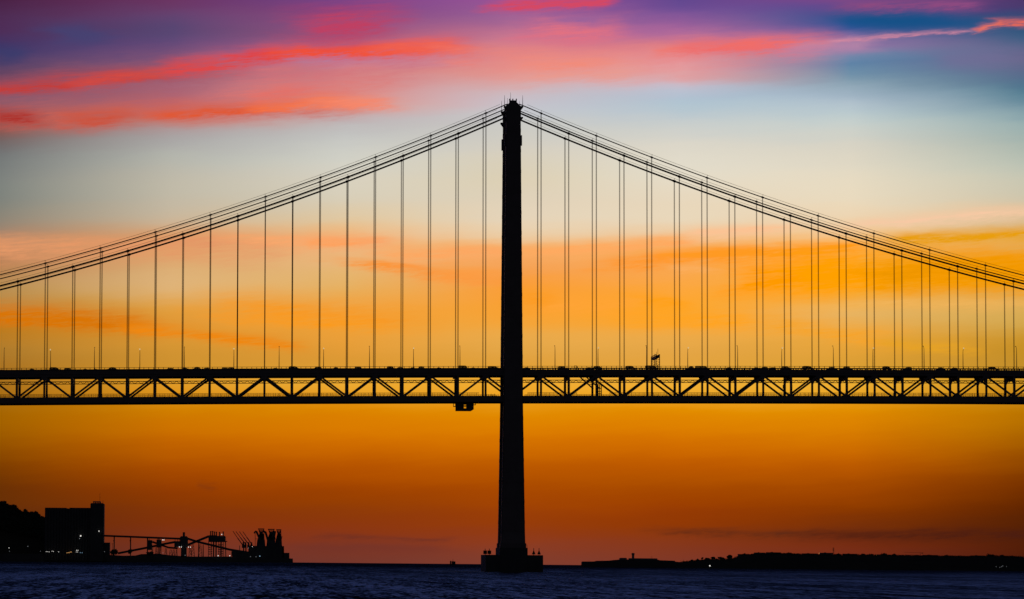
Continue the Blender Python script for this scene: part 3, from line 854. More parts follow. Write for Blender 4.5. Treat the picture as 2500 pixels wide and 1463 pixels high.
# lamp post by the annex
lp = thing('lamp_post', 'unlit lamp post on the low shore between the annex and the conveyor post', 'street lamp', base(275))
m = MB(); tbar(m, (275.2, 1356), (274.6, 1328), .7, 2); tbar(m, (273, 1328), (276, 1327.7), 1, 2); m.build('pole', MT['steel2'], lp)


def light(px, py, r, mt, label, Y, cat='lamp', group=None, name='floodlight', down=None):
    """glowing lamp head on a short bracket or post"""
    x, z = at(px, py, Y); t = thing(name, label, cat, (x, Y, z), group)
    MB().ball((x, Y, z), r, 8, 5).build('lamp_head', mt, t)
    zb = z - (down if down is not None else r * 2)
    MB().tube([(x, Y + r * 1.1, zb), (x, Y + r * 1.1, z)], r * .3, 5).build('bracket', MT['steel2'], t)
    return t


FY = TY - 9
GL = 'small lamps along the foot of the silo'
rowl = [(99, 1346, 'dim'), (113, 1347, 'white'), (116.6, 1347, 'white'), (120, 1347.6, 'white'), (127, 1346, 'white'), (130.4, 1346.6, 'white'), (142.4, 1347.6, 'white'), (145, 1347.8, 'dim'),
        (163.4, 1350, 'warm'), (166.3, 1349.5, 'warm'), (169, 1349.6, 'warm'), (171.6, 1348, 'warm'), (174, 1348, 'warm'), (186.3, 1348, 'white'), (189.4, 1348, 'white'), (196, 1349.6, 'cool'), (200.6, 1349.8, 'cool')]
cn = dict(dim='faint', white='white', warm='orange', cool='bluish'); cnt = {}
for px, py, c in rowl:
    cnt[c] = cnt.get(c, 0) + 1
    light(px, py, .5 if c != 'dim' else .42, MT[c], f'tiny {cn[c]} lamp at the silo foot, {ORD[cnt[c]]} {cn[c]} one from the hill', FY, group=GL, down=5)
for px, py, r, c, lab in ((187, 1343.8, .62, 'white', 'white lamp just above the row, nearer the hill of two'), (190.4, 1344, .6, 'white', 'white lamp just above the row, nearer the lift tower of two'),
                          (22, 1338, .62, 'white', 'upper of two white lamps under the wooded hill'), (23, 1346, .5, 'dim', 'lower of two lamps under the wooded hill'), (68, 1334, .6, 'dim', 'lone faint lamp on the hill foot'),
                          (196.9, 1308.6, 1.25, 'white', 'brightest white floodlight on the face of the silo'), (194.5, 1315, .7, 'dim', 'faint lamp below the brightest silo floodlight'), (241.6, 1297, .85, 'white', 'white floodlight high on the lift tower'),
                          (255.3, 1347, .5, 'dim', 'faint lamp on the annex beside the lift tower')):
    light(px, py, r, MT[c], lab, FY, group='lamps on and around the silo')
GT = 'lamps among the conveyors and jetty'
for px, py, r, c, lab in ((397, 1318.5, .8, 'white', 'white lamp under the conveyor bridge, nearer the silo of a close pair'), (400.2, 1318.5, .8, 'white', 'white lamp under the conveyor bridge, nearer the transfer tower of a close pair'),
                          (438, 1335.6, .75, 'white', 'white lamp on the transfer tower, first of four in line from the silo'), (442.8, 1335.7, .75, 'white', 'white lamp on the transfer tower, second of four in line from the silo'),
                          (460.3, 1336, .75, 'white', 'white lamp on the transfer tower, third of four in line from the silo'), (465, 1336, .75, 'white', 'white lamp on the transfer tower, fourth of four in line from the silo'),
                          (452, 1356, .6, 'dim', 'faint lamp at the foot of the transfer tower'), (398, 1350, .55, 'dim', 'faint lamp on the shore under the crossing conveyors'), (541.4, 1305, .8, 'white', 'white lamp on the roof between the stacks'),
                          (532.6, 1357, .8, 'white', 'white lamp among the legs of the stack building'), (561, 1357, .8, 'white', 'white lamp on the quay just past the stack building'), (616, 1334.8, .5, 'white', 'white lamp at the base of the loading arms'),
                          (606.4, 1338, .6, 'dim', 'faint lamp between the loading arm pedestals'), (611.6, 1359.2, .55, 'dim', 'faint lamp low on the jetty building, nearest the loading arms'), (625, 1359.6, .6, 'dim', 'faint lamp low on the jetty building, middle of three'),
                          (634.4, 1358, .85, 'cool', 'bluish lamp low on the jetty building')):
    light(px, py, r, MT[c], lab, TY - 3 if px < 600 else TY + 2, group=GT)

# ================================================================= FAR HEADLAND (lighthouse side, about 7 km away)
HY = 7000 - CD; SH = 7000 / F


def Hh(px, py, dy=0): return at(px, py, HY + dy)


def hbox(m, x0, x1, y0, y1, dy=0, dep=12):
    a = Hh(x0, y1, dy); c = Hh(x1, y0, dy); return m.box(a[0], c[0], HY + dy, HY + dy + dep, a[1], c[1])


hp_ = [(1418, 1381), (1422, 1375), (1500, 1372), (1540, 1371), (1620, 1370), (1665, 1372.5), (1690, 1371), (1720, 1367), (1760, 1366), (1790, 1365), (1803, 1357), (1830, 1354), (1900, 1352), (1960, 1354), (2050, 1355), (2160, 1356),
       (2300, 1358.5), (2400, 1360), (2430, 1358), (2500, 1361), (2600, 1362), (2800, 1366)]
hv = []; hf = []; rr = random.Random(21)
fine = []
for (xa, ya), (xb, yb) in zip(hp_, hp_[1:]):
    k = max(1, int((xb - xa) / 7))
    for i in range(k): fine.append((xa + (xb - xa) * i / k, ya + (yb - ya) * i / k + rr.uniform(-.7, .7)))
fine.append(hp_[-1])
rows = ((-60, 0, 0), (-52, .12, 0), (0, .55, 0), (60, .85, 0), (130, 1, 1), (400, 1.0, 0))
for i, (x, y) in enumerate(fine):
    xx, zz = Hh(x, y, 130); zz = max(zz, .6)
    for dy, k, _ in rows: hv.append((CX + (xx - CX) * (HY + dy + CD) / (HY + 130 + CD), HY + dy, -1 + (zz + 1) * k + (0 if k in (0, 1) else rr.uniform(-.8, .8))))
    if i:
        n_ = len(rows)
        for j in range(n_ - 1):
            a = (i - 1) * n_ + j; hf.append((a, a + n_, a + n_ + 1, a + 1))
tag(MB().poly(hv, hf).build('headland', MT['earth']), None, None, kind='structure')

fort = thing('coastal_fort', 'low walled fort along the tip of the far headland', 'fort', (Hh(1510, 1372)[0], HY + 125, 8))
m = MB()
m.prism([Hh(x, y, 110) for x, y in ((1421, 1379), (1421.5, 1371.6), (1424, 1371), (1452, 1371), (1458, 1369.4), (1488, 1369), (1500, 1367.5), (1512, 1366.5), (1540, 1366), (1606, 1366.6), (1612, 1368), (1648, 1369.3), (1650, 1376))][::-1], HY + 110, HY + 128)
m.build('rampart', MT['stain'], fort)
m = MB(); hbox(m, 1513, 1530.5, 1363, 1368, 112, 10); hbox(m, 1515, 1529, 1362.2, 1363.2, 113, 8); m.build('gatehouse', MT['concrete'], fort)
m = MB(); hbox(m, 1536, 1605, 1363.6, 1368, 112, 12); m.build('barracks', MT['concrete'], fort)
m = MB()
for px, h in ((1589.5, 7), (1592, 5), (1438, 3), (1470, 2.5), (1668, 4)):
    a = Hh(px, 1364 if px > 1500 and px < 1620 else 1370, 115); m.bar((a[0], HY + 115, a[1] - 1), (a[0], HY + 115, a[1] + h * SH), .22)
m.build('flagpole', MT['steel2'], fort)
lh = thing('lighthouse', 'short square lighthouse tower with a wider lantern gallery above the fort', 'lighthouse', (Hh(1546, 1364)[0], HY + 108, Hh(1546, 1364)[1]))
m = MB(); hbox(m, 1543, 1548.6, 1354, 1366, 108, 3.4); m.build('tower', MT['concrete'], lh)
m = MB(); hbox(m, 1542.2, 1549.4, 1351, 1354.4, 107.6, 4.2); m.build('gallery', MT['concrete'], lh)
m = MB(); hbox(m, 1544, 1547.6, 1350.2, 1351.2, 108.5, 2); m.build('lantern', MT['steel2'], lh)
# skyline buildings
for x0, x1, y0, lab in ((1803, 1838, 1353.2, 'long flat roofed block at the step of the headland skyline'), (1843, 1868, 1349.4, 'flat block on the highest part of the headland, nearer the fort'), (1872, 1906, 1348.8, 'second flat block on the highest part of the headland'),
                        (1960, 1996, 1351.6, 'low block on the skyline before the mast'), (2003, 2034, 1350, 'dark flat block standing at the foot of the lattice mast'), (2060, 2092, 1352.4, 'low block on the skyline past the mast'), (2255, 2290, 1355.4, 'long low block below the crane jib'), (2372, 2404, 1356.6, 'low block near the outer end of the headland skyline')):
    t = thing('building', lab, 'building', (Hh((x0 + x1) / 2, y0 + 5, 126)[0], HY + 126, Hh((x0 + x1) / 2, y0 + 5, 126)[1]), 'buildings on the headland skyline')
    m = MB(); hbox(m, x0, x1, y0 + .8, y0 + 9, 124, 12); m.build('wall', MT['concrete'], t)
    m = MB(); hbox(m, x0 - .4, x1 + .4, y0, y0 + .9, 123.6, 12.8); hbox(m, x0 + (x1 - x0) * .3, x0 + (x1 - x0) * .45, y0 - 1, y0, 127, 5); m.build('roof', MT['stain'], t)
# trees on the headland
HTREE = [(1690, 1366.5, 5, 'small bush where the headland begins to rise past the fort'), (1703, 1364, 4, 'small bush second past the fort'), (1714, 1360.5, 3.4, 'thin pointed tree second clump past the fort'), (1727, 1362, 6, 'rounded bush before the umbrella shaped pine'), (1741, 1360.5, 6, 'pointed bush before the umbrella shaped pine'),
         (1761, 1360.3, 8, 'flat umbrella shaped pine on the headland slope'), (1781, 1355.3, 7.5, 'tall domed tree below the skyline step'), (1795, 1361, 5, 'low bush between the domed tree and the skyline step'),
         (1820, 1352, 6, 'tree on the roofline of the stepped block'), (1900, 1347.6, 5, 'tree behind the second highest block'), (1928, 1350, 8, 'wide low tree between blocks before the mast'), (1948, 1350.5, 6, 'small tree just before the low block'),
         (2048, 1350.8, 6, 'tree just past the lattice mast'), (2105, 1352, 9, 'wide tree on the skyline past the mast'), (2125, 1352.6, 7, 'second tree on the skyline past the mast'), (2158, 1351, 9, 'domed tree standing above the skyline below the crane'), (2185, 1353.6, 8, 'low tree past the domed one'),
         (2215, 1354.6, 8, 'low tree under the crane jib'), (2240, 1354.8, 7, 'second low tree under the crane jib'), (2312, 1355.8, 8, 'low tree past the long low block'), (2340, 1356, 8, 'low tree near the outer end of the skyline'), (2418, 1352.4, 10, 'highest domed tree near the outer end of the headland'), (2448, 1355.6, 9, 'wide tree next to the highest domed tree'), (2476, 1357, 8, 'outermost tree of the headland in view')]
for px, py, rp, lab in HTREE:
    x, zt = Hh(px, py, 120); zb = Hh(px, py + 12, 120)[1]; flat = 'umbrella' in lab
    tree(x, HY + 120, zb, zt, rp * SH, lab, 'trees on the headland', rnd, name='pine_tree' if flat else 'tree', n=190, squash=.35 if flat else .85)
sc = MB()
for _ in range(1100):
    px = rnd.uniform(1660, 2520); i = [k for k in range(len(hp_) - 1) if hp_[k][0] <= px][-1]
    u = (px - hp_[i][0]) / (hp_[i + 1][0] - hp_[i][0]); py = hp_[i][1] + u * (hp_[i + 1][1] - hp_[i][1])
    x, z = Hh(px, py - .4, 128); crown(sc, (x, HY + 128 - rnd.random() * 30, z - .3), 2.6, 1.5, 5, .7, rnd)
tag(sc.build('undergrowth', MT['leaf']), 'dark scrub along the skyline of the far headland', 'scrub', kind='stuff')
ms = thing('lattice_mast', 'thin lattice radio mast on the headland skyline', 'mast', (Hh(2035, 1350, 122)[0], HY + 122, Hh(2035, 1352, 122)[1]))
m = MB(); a = Hh(2034.2, 1353, 122); b_ = Hh(2036, 1337, 122)
for x in (a[0], b_[0]): m.bar((x, HY + 122, a[1]), (x, HY + 122, b_[1]), .3)
zz_ = a[1]; i = 0
while zz_ < b_[1] - .8: m.bar((a[0] if i % 2 else b_[0], HY + 122, zz_), (b_[0] if i % 2 else a[0], HY + 122, zz_ + .9), .22); zz_ += .9; i += 1
m.build('mast', MT['steel2'], ms)
m = MB()
for py in (1338, 1341, 1344.5): hbox(m, 2032.6, 2036.6, py, py + .9, 121.6, 1)
m.build('antenna', MT['steel2'], ms)
cr = thing('tower_crane', 'faint tower crane jib reaching flat above the headland skyline', 'crane', (Hh(2247, 1355, 122)[0], HY + 122, Hh(2247, 1356, 122)[1]))
m = MB(); a = Hh(2247, 1357, 122); c = Hh(2247, 1349, 122); m.bar((a[0], HY + 122, a[1]), (c[0], HY + 122, c[1]), .4); m.build('mast', MT['steel2'], cr)
m = MB(); a = Hh(2206, 1348.4, 122); c = Hh(2254, 1350, 122); m.bar((a[0], HY + 122, a[1]), (c[0], HY + 122, c[1]), .3); m.build('jib', MT['steel2'], cr)
m = MB(); hbox(m, 2250.5, 2253.5, 1349.6, 1351.6, 121.6, 1); m.build('counterweight', MT['stain'], cr)
for px, py, r, c, lab in ((1733, 1381.6, .95, 'white', 'bright white lamp at the waterline of the headland'), (2000, 1351, .45, 'warm', 'tiny orange lamp on the skyline beside the flat block'), (2140, 1355.6, .45, 'warm', 'tiny orange lamp among trees on the skyline'), (1713, 1368, .3, 'dim', 'faint lamp on the bushy slope past the fort'), (2432, 1383.8, .4, 'dim', 'faint shore lamp, first of the group near the outer end'),
                          (2441, 1385.6, .42, 'dim', 'faint shore lamp, lowest of the group near the outer end'), (2445.2, 1383.8, .45, 'dim', 'faint shore lamp, third of the group near the outer end'), (2448, 1382, .48, 'dim', 'faint shore lamp, highest of the group near the outer end'), (2457, 1383.3, .36, 'dim', 'faint shore lamp, last of the group near the outer end')):
    Y = HY - 62 if py > 1370 else HY + 108
    light(px, py, r, MT[c], lab, Y, group='lamps on the far headland', name='shore_lamp')

# ship on the horizon
SY = 12000 - CD
def sh(px, py): return at(px, py, SY)
ship = thing('ship', 'tiny dark cargo ship on the sea horizon beside the pier', 'ship', (sh(1105, 1377)[0], SY, 0))
m = MB(); a = sh(1096, 1375)[0]; c = sh(1113, 1375)[0]; m.prism([(a, -1), (c, -1), (c + 2, 3), (a - 3, 3)], SY, SY + 16); m.build('hull', MT['stain'], ship)
m = MB()
for x0, x1, y0 in ((1099, 1102, 1369.5), (1103, 1108.5, 1370.5), (1108.5, 1112, 1371)):
    a = sh(x0, y0); c = sh(x1, y0); m.box(a[0], c[0], SY + 2, SY + 12, 2.5, a[1])
m.build('superstructure', MT['stain'], ship)
a = sh(1106, 1366); m = MB().tube([(a[0], SY + 6, 4), (a[0], SY + 6, a[1])], .5, 6); m.build('mast', MT['steel2'], ship)

# ================================================================= SKY
world = bpy.data.worlds.new('World'); scene.world = world; world.use_nodes = True
w = NT(world.node_tree); bg = w.n['Background']
tc = w.n.new('ShaderNodeTexCoord'); sp = w.n.new('ShaderNodeSeparateXYZ'); w.l.new(tc.outputs['Generated'], sp.inputs[0])
AZ = w.m('MULTIPLY', w.m('ARCTAN2', sp.outputs[0], sp.outputs[1]), 57.29578)
EL = w.m('MULTIPLY', w.m('ARCSINE', sp.outputs[2]), 57.29578)
# soft wind-drawn warp of the cloud field
n1 = w.noise(w.xyz(w.m('MULTIPLY', AZ, .55), w.m('MULTIPLY', EL, 2.2), 0), 1.0, 4, .55)
n2 = w.noise(w.xyz(w.m('MULTIPLY', AZ, .9), w.m('MULTIPLY', EL, 4.5), 5.5), 1.0, 3, .55)
n3 = w.noise(w.xyz(w.m('MULTIPLY', AZ, .8), w.m('MULTIPLY', w.m('SUBTRACT', EL, w.m('MULTIPLY', AZ, .09)), 9), 2.5), 1.0, 3, .6)
n4 = w.noise(w.xyz(w.m('MULTIPLY', AZ, 5.0), w.m('MULTIPLY', EL, 16), 3.5), 1.0, 3, .55)
eu = w.m('ADD', EL, w.m('ADD', w.m('MULTIPLY', w.m('SUBTRACT', n1, .5), .20), w.m('MULTIPLY', w.m('SUBTRACT', n4, .5), .035)))
au = w.m('ADD', AZ, w.m('MULTIPLY', w.m('SUBTRACT', n2, .5), 1.2))

COLS = {
 0: [(0, 72, 32, 66), (40, 76, 42, 80), (80, 74, 46, 88), (120, 62, 54, 100), (160, 78, 62, 98), (195, 98, 68, 94), (245, 110, 86, 106), (275, 130, 80, 88), (310, 132, 82, 78), (335, 116, 94, 92), (370, 112, 112, 112), (430, 122, 126, 122), (490, 126, 128, 120),
     (540, 140, 130, 115), (570, 158, 128, 105), (600, 178, 130, 96), (640, 175, 124, 82), (690, 180, 136, 82), (730, 178, 138, 75), (790, 186, 122, 35), (850, 172, 120, 42), (890, 165, 112, 35), (940, 165, 110, 28), (1000, 162, 100, 5), (1060, 152, 87, 0), (1120, 130, 66, 0), (1180, 108, 50, 3), (1240, 98, 45, 8), (1300, 86, 38, 14), (1378, 84, 38, 22)],
 420: [(0, 104, 52, 96), (40, 98, 64, 108), (80, 84, 68, 112), (110, 98, 72, 118), (150, 120, 82, 118), (180, 130, 84, 110), (205, 158, 98, 118), (235, 168, 98, 114), (260, 188, 100, 104), (295, 196, 110, 98), (320, 168, 150, 150), (370, 172, 172, 166), (430, 185, 180, 165), (490, 190, 180, 160),
       (540, 200, 175, 145), (575, 213, 160, 112), (610, 220, 157, 102), (650, 215, 168, 112), (700, 218, 174, 115), (740, 220, 158, 72), (790, 218, 148, 52), (840, 210, 146, 50), (890, 202, 142, 45), (940, 218, 150, 38), (1000, 204, 124, 0), (1060, 196, 106, 0), (1120, 174, 83, 0), (1180, 150, 63, 1), (1240, 130, 52, 6), (1300, 122, 48, 20), (1378, 104, 50, 42)],
 840: [(0, 112, 66, 132), (30, 128, 68, 124), (60, 140, 78, 124), (90, 146, 84, 124), (120, 160, 100, 140), (145, 175, 128, 162), (170, 202, 125, 132), (200, 206, 132, 134), (240, 214, 135, 128), (262, 212, 145, 135), (280, 192, 168, 168), (305, 186, 182, 182), (370, 200, 200, 192), (430, 210, 204, 188), (490, 212, 200, 176),
       (540, 222, 192, 150), (580, 234, 176, 118), (615, 230, 178, 122), (650, 225, 178, 115), (700, 225, 172, 95), (750, 232, 162, 70), (790, 232, 158, 58), (830, 226, 154, 55), (890, 215, 150, 50), (940, 230, 165, 48), (1000, 216, 132, 2), (1060, 209, 115, 0), (1120, 187, 91, 0), (1180, 162, 70, 0), (1240, 141, 58, 6), (1300, 132, 52, 22), (1378, 112, 53, 42)],
 1250: [(0, 150, 82, 146), (40, 150, 94, 146), (70, 172, 104, 142), (100, 194, 117, 140), (130, 212, 127, 130), (160, 222, 140, 132), (190, 214, 156, 152), (220, 200, 178, 182), (260, 193, 190, 197), (300, 197, 196, 192), (370, 208, 201, 186), (430, 214, 202, 176), (490, 218, 204, 180), (540, 225, 206, 178), (575, 230, 198, 158),
        (600, 238, 176, 112), (630, 239, 165, 95), (660, 240, 157, 80), (690, 243, 154, 60), (740, 243, 156, 50), (790, 238, 160, 56), (830, 227, 165, 72), (890, 220, 156, 55), (940, 234, 165, 45), (1000, 222, 140, 10), (1060, 212, 118, 0), (1120, 190, 94, 0), (1180, 170, 76, 0), (1240, 155, 64, 5), (1290, 145, 58, 14), (1325, 138, 58, 30), (1378, 124, 60, 46)],
 1660: [(0, 96, 70, 140), (30, 118, 80, 146), (60, 148, 92, 150), (85, 170, 102, 150), (110, 205, 115, 132), (135, 220, 135, 142), (165, 222, 152, 156), (190, 214, 165, 168), (208, 190, 186, 200), (240, 172, 190, 204), (290, 190, 198, 200), (350, 212, 208, 196), (420, 222, 214, 196), (490, 226, 210, 184), (540, 228, 208, 178), (575, 234, 192, 145),
        (605, 241, 170, 92), (640, 242, 164, 82), (690, 245, 163, 66), (740, 247, 162, 44), (790, 242, 162, 50), (820, 230, 165, 70), (890, 222, 160, 62), (940, 235, 170, 50), (1000, 222, 140, 4), (1060, 212, 118, 0), (1120, 192, 94, 0), (1180, 168, 76, 0), (1240, 150, 60, 2), (1300, 136, 54, 14), (1378, 122, 54, 38)],
 2080: [(0, 118, 70, 132), (20, 92, 72, 136), (45, 44, 80, 138), (70, 64, 86, 146), (95, 130, 108, 158), (115, 140, 118, 162), (135, 104, 130, 165), (160, 95, 130, 162), (200, 130, 155, 172), (240, 165, 182, 195), (290, 188, 200, 200), (350, 208, 205, 192), (420, 222, 212, 190), (490, 228, 212, 184), (530, 232, 206, 170), (555, 235, 200, 155), (590, 240, 186, 115),
        (625, 243, 172, 70), (680, 243, 166, 45), (730, 236, 168, 65), (770, 226, 175, 95), (820, 228, 164, 65), (890, 215, 155, 50), (940, 230, 168, 48), (1000, 220, 138, 0), (1060, 210, 120, 0), (1120, 191, 96, 0), (1180, 164, 74, 0), (1240, 138, 57, 0), (1300, 112, 44, 12), (1340, 115, 43, 20), (1378, 106, 44, 30)],
 2500: [(0, 75, 55, 105), (20, 66, 62, 110), (40, 52, 74, 116), (80, 52, 86, 123), (110, 75, 95, 130), (150, 100, 100, 135), (180, 86, 106, 136), (220, 85, 122, 142), (260, 115, 145, 158), (300, 145, 168, 170), (350, 165, 178, 170), (420, 190, 192, 175), (490, 205, 192, 165), (520, 218, 188, 150), (545, 210, 184, 142), (575, 218, 168, 80), (600, 220, 168, 85), (640, 220, 155, 40), (690, 218, 152, 30), (725, 214, 166, 82), (780, 207, 164, 78),
        (830, 197, 144, 44), (890, 190, 138, 40), (940, 203, 144, 34), (1000, 185, 117, 3), (1040, 176, 107, 0), (1100, 154, 82, 0), (1160, 128, 58, 0), (1220, 103, 41, 0), (1280, 84, 32, 4), (1340, 78, 28, 8), (1378, 68, 25, 11)],
}
et = w.m('ADD', EL, w.m('ADD', w.m('MULTIPLY', w.m('SUBTRACT', n1, .5), .16), w.m('MULTIPLY', w.m('SUBTRACT', n3, .5), .10)))
tpos = w.m('DIVIDE', w.m('ADD', et, .5), 8.0, clamp=True)
col = None; prev = None
for px in sorted(COLS):
    rp = w.n.new('ShaderNodeValToRGB'); cr_ = rp.color_ramp; cr_.interpolation = 'CARDINAL'
    st_ = sorted(((azel(px, y)[1] + .5) / 8, srgb(c)) for y, *c in COLS[px])
    cr_.elements[0].position = st_[0][0]; cr_.elements[0].color = st_[0][1]
    cr_.elements[1].position = st_[-1][0]; cr_.elements[1].color = st_[-1][1]
    for p, c in st_[1:-1]: e = cr_.elements.new(p); e.color = c
    w.l.new(tpos, rp.inputs[0]); a = azel(px, 700)[0]
    if col is None: col = rp.outputs[0]
    else:
        f = w.m('DIVIDE', w.m('SUBTRACT', AZ, prev), a - prev, clamp=True); col = w.mix(f, col, rp.outputs[0])
    prev = a

# cloud bands: (x0, y0, x1, y1, half width above, half width below, colour, opacity, curvature, end softness, ragged)
BANDS = [
 # broad feathered veils
 (-200, 262, 620, 160, 60, 34, (150, 86, 104), .45, 0, .6, 1), (420, 190, 1250, 120, 48, 40, (196, 104, 122), .45, 0, .6, 1), (-200, 300, 960, 262, 42, 22, (198, 98, 86), .62, 0, .5, 1), (420, 236, 1050, 205, 40, 40, (220, 118, 112), .5, 0, .7, 1),
 (1080, 150, 1900, 128, 46, 48, (226, 132, 132), .5, 0, .6, 1), (1200, 190, 1640, 180, 34, 20, (228, 152, 140), .55, 0, .6, 1), (1180, 88, 1600, 84, 44, 36, (206, 108, 134), .45, 0, .7, 1),
 # bright streaks, crisp below and feathered above
 (-180, 236, 420, 186, 22, 10, (188, 60, 58), .8, 0, .35, 1), (120, 216, 560, 160, 18, 10, (204, 72, 66), .75, 0, .6, 1), (370, 186, 780, 126, 26, 15, (214, 70, 72), .88, 3, .5, 1), (560, 140, 700, 124, 14, 12, (222, 60, 60), .5, 0, .7, 1), (600, 130, 1220, 120, 22, 14, (235, 78, 54), .95, 3, .5, 1), (820, 120, 1180, 114, 14, 12, (238, 86, 60), .6, 0, .7, 1), (900, 118, 1420, 138, 18, 14, (226, 128, 122), .5, 0, .8, 1),
 (-110, 286, 130, 292, 24, 14, (168, 48, 42), .8, 0, .7, 1), (90, 300, 360, 296, 30, 17, (198, 80, 60), .72, 0, .7, 1), (320, 294, 720, 264, 18, 7, (218, 86, 52), .88, 0, .5, 1), (560, 274, 880, 254, 24, 8, (238, 110, 68), .88, 2, .6, 1), (700, 262, 1020, 257, 18, 8, (240, 132, 104), .82, 0, .6, 1), (560, 236, 820, 214, 22, 18, (222, 108, 100), .5, 0, .8, 1), (600, 178, 780, 164, 8, 6, (206, 112, 116), .5, 0, .8, 1), (840, 166, 1010, 160, 8, 6, (214, 122, 124), .45, 0, .8, 1),
 (650, 66, 1060, 50, 44, 40, (186, 62, 96), .78, 0, .85, 1), (1190, 26, 1490, -4, 16, 12, (206, 70, 98), .9, 0, .5, 1), (1230, 80, 1580, 72, 30, 26, (220, 110, 126), .72, 0, .8, 1), (1230, 160, 1540, 150, 24, 20, (236, 136, 118), .68, 0, .7, 1), (1080, 156, 1190, 152, 9, 7, (228, 126, 118), .6, 0, .7, 1), (1560, 130, 1780, 118, 14, 11, (236, 116, 104), .7, 0, .7, 1),
 (1600, 122, 2080, 110, 22, 20, (231, 106, 106), .95, 3, .5, 1), (1700, 114, 1860, 108, 12, 10, (236, 106, 98), .5, 0, .8, 1), (1880, 122, 2200, 100, 14, 22, (180, 130, 162), .75, 0, .6, 0), (1990, 101, 2380, 73, 6, 5, (202, 132, 156), .85, 0, .3, 1), (2340, 77, 2440, 54, 8, 7, (232, 112, 92), .95, 0, .4, 1), (2400, 58, 2640, 51, 9.5, 8, (224, 102, 86), .95, 0, .3, 1),
 (2000, 48, 2440, 46, 30, 28, (8, 78, 130), .75, 0, .85, 0), (2000, 14, 2470, 4, 14, 16, (136, 72, 124), .8, 0, .6, 1), (60, 90, 300, 80, 24, 22, (62, 66, 114), .65, 0, .85, 0), (-60, 130, 90, 128, 22, 20, (54, 58, 106), .65, 0, .85, 0), (2230, 150, 2560, 138, 30, 26, (114, 106, 146), .55, 0, .8, 0), (1490, 74, 1690, 66, 20, 22, (164, 98, 150), .55, 0, .8, 0), (1330, 50, 1500, 44, 12, 12, (122, 92, 156), .5, 0, .8, 1),
 # orange bands lower down
 (-180, 762, 440, 806, 34, 18, (212, 114, 6), .92, 0, .45, 1), (220, 790, 780, 858, 20, 13, (232, 132, 18), .92, 0, .5, 1), (430, 740, 1120, 792, 34, 26, (240, 150, 40), .75, 0, .6, 1), (560, 776, 1000, 800, 18, 14, (245, 150, 26), .6, 0, .7, 1), (760, 628, 1320, 706, 14, 13, (244, 146, 58), .9, 2, .6, 1), (-160, 590, 760, 592, 18, 44, (222, 148, 100), .75, 0, .35, 1), (480, 584, 1060, 586, 11, 22, (242, 164, 106), .8, 0, .5, 1), (720, 594, 960, 590, 9, 7, (247, 158, 92), .7, 0, .6, 1), (900, 622, 1320, 612, 16, 26, (246, 164, 96), .85, 0, .5, 1), (1020, 660, 1300, 690, 26, 24, (245, 154, 68), .6, 0, .7, 1),
 (1230, 618, 1720, 588, 15, 18, (248, 166, 94), .95, 0, .4, 1), (1380, 656, 1880, 614, 17, 14, (249, 148, 46), .92, -2, .5, 1), (1600, 624, 2140, 604, 14, 20, (250, 150, 34), .95, 0, .45, 1), (1600, 660, 1780, 652, 10, 10, (246, 172, 96), .6, 0, .7, 1), (1730, 694, 2100, 660, 46, 36, (255, 150, 0), .98, 0, .6, 1), (1840, 676, 2720, 668, 58, 42, (251, 156, 0), .95, 0, .35, 1), (2060, 668, 2740, 656, 50, 52, (233, 146, 0), .75, 0, .4, 1),
 (2140, 600, 2580, 560, 17, 11, (227, 154, 14), .95, 3, .5, 1), (1620, 572, 1960, 560, 13, 18, (245, 190, 144), .9, 0, .5, 1), (1960, 554, 2620, 514, 14, 14, (241, 196, 160), .75, 0, .5, 1), (1540, 738, 1700, 734, 20, 18, (251, 156, 22), .8, 0, .7, 1), (1200, 722, 1400, 742, 22, 20, (246, 152, 36), .8, 0, .7, 1), (1400, 760, 1880, 792, 30, 24, (249, 160, 34), .75, 0, .6, 1), (1760, 782, 2280, 844, 26, 18, (240, 160, 44), .82, 0, .6, 1), (1300, 748, 1600, 742, 20, 24, (250, 160, 54), .65, 0, .7, 1), (2140, 840, 2440, 848, 16, 14, (224, 158, 36), .65, 0, .6, 1), (1880, 746, 2600, 742, 14, 14, (236, 178, 92), .5, 0, .5, 1),
 # thin dark bars near the horizon
 (1520, 1296, 2120, 1304, 8, 11, (92, 40, 20), .62, 0, .6, 1), (1900, 1304, 2640, 1300, 9, 16, (72, 28, 16), .62, 0, .5, 1), (740, 1308, 960, 1314, 6, 7, (98, 44, 34), .42, 0, .6, 1), (900, 1310, 1140, 1318, 5, 7, (98, 44, 36), .42, 0, .6, 1), (650, 1338, 1180, 1340, 12, 16, (104, 48, 42), .4, 0, .6, 0), (478, 1182, 552, 1194, 6, 7, (118, 52, 16), .5, 0, .7, 1),
]
n5 = w.noise(w.xyz(w.m('MULTIPLY', AZ, 2.2), w.m('MULTIPLY', w.m('SUBTRACT', EL, w.m('MULTIPLY', AZ, .07)), 30), 8.5), 1.0, 4, .62)
n6 = w.noise(w.xyz(w.m('MULTIPLY', AZ, 7), w.m('MULTIPLY', w.m('SUBTRACT', EL, w.m('MULTIPLY', AZ, .12)), 42), 1.5), 1.0, 4, .65)
opn = w.m('MULTIPLY', w.m('ADD', w.m('MULTIPLY', n3, 1.0), .52), w.m('MAXIMUM', w.m('ADD', w.m('ADD', w.m('MULTIPLY', n5, 2.2), w.m('MULTIPLY', n6, 1.7)), -.93), 0.0))
eu = w.m('ADD', eu, w.m('MULTIPLY', w.m('SUBTRACT', n6, .5), .07))
PPD = F * math.pi / 180
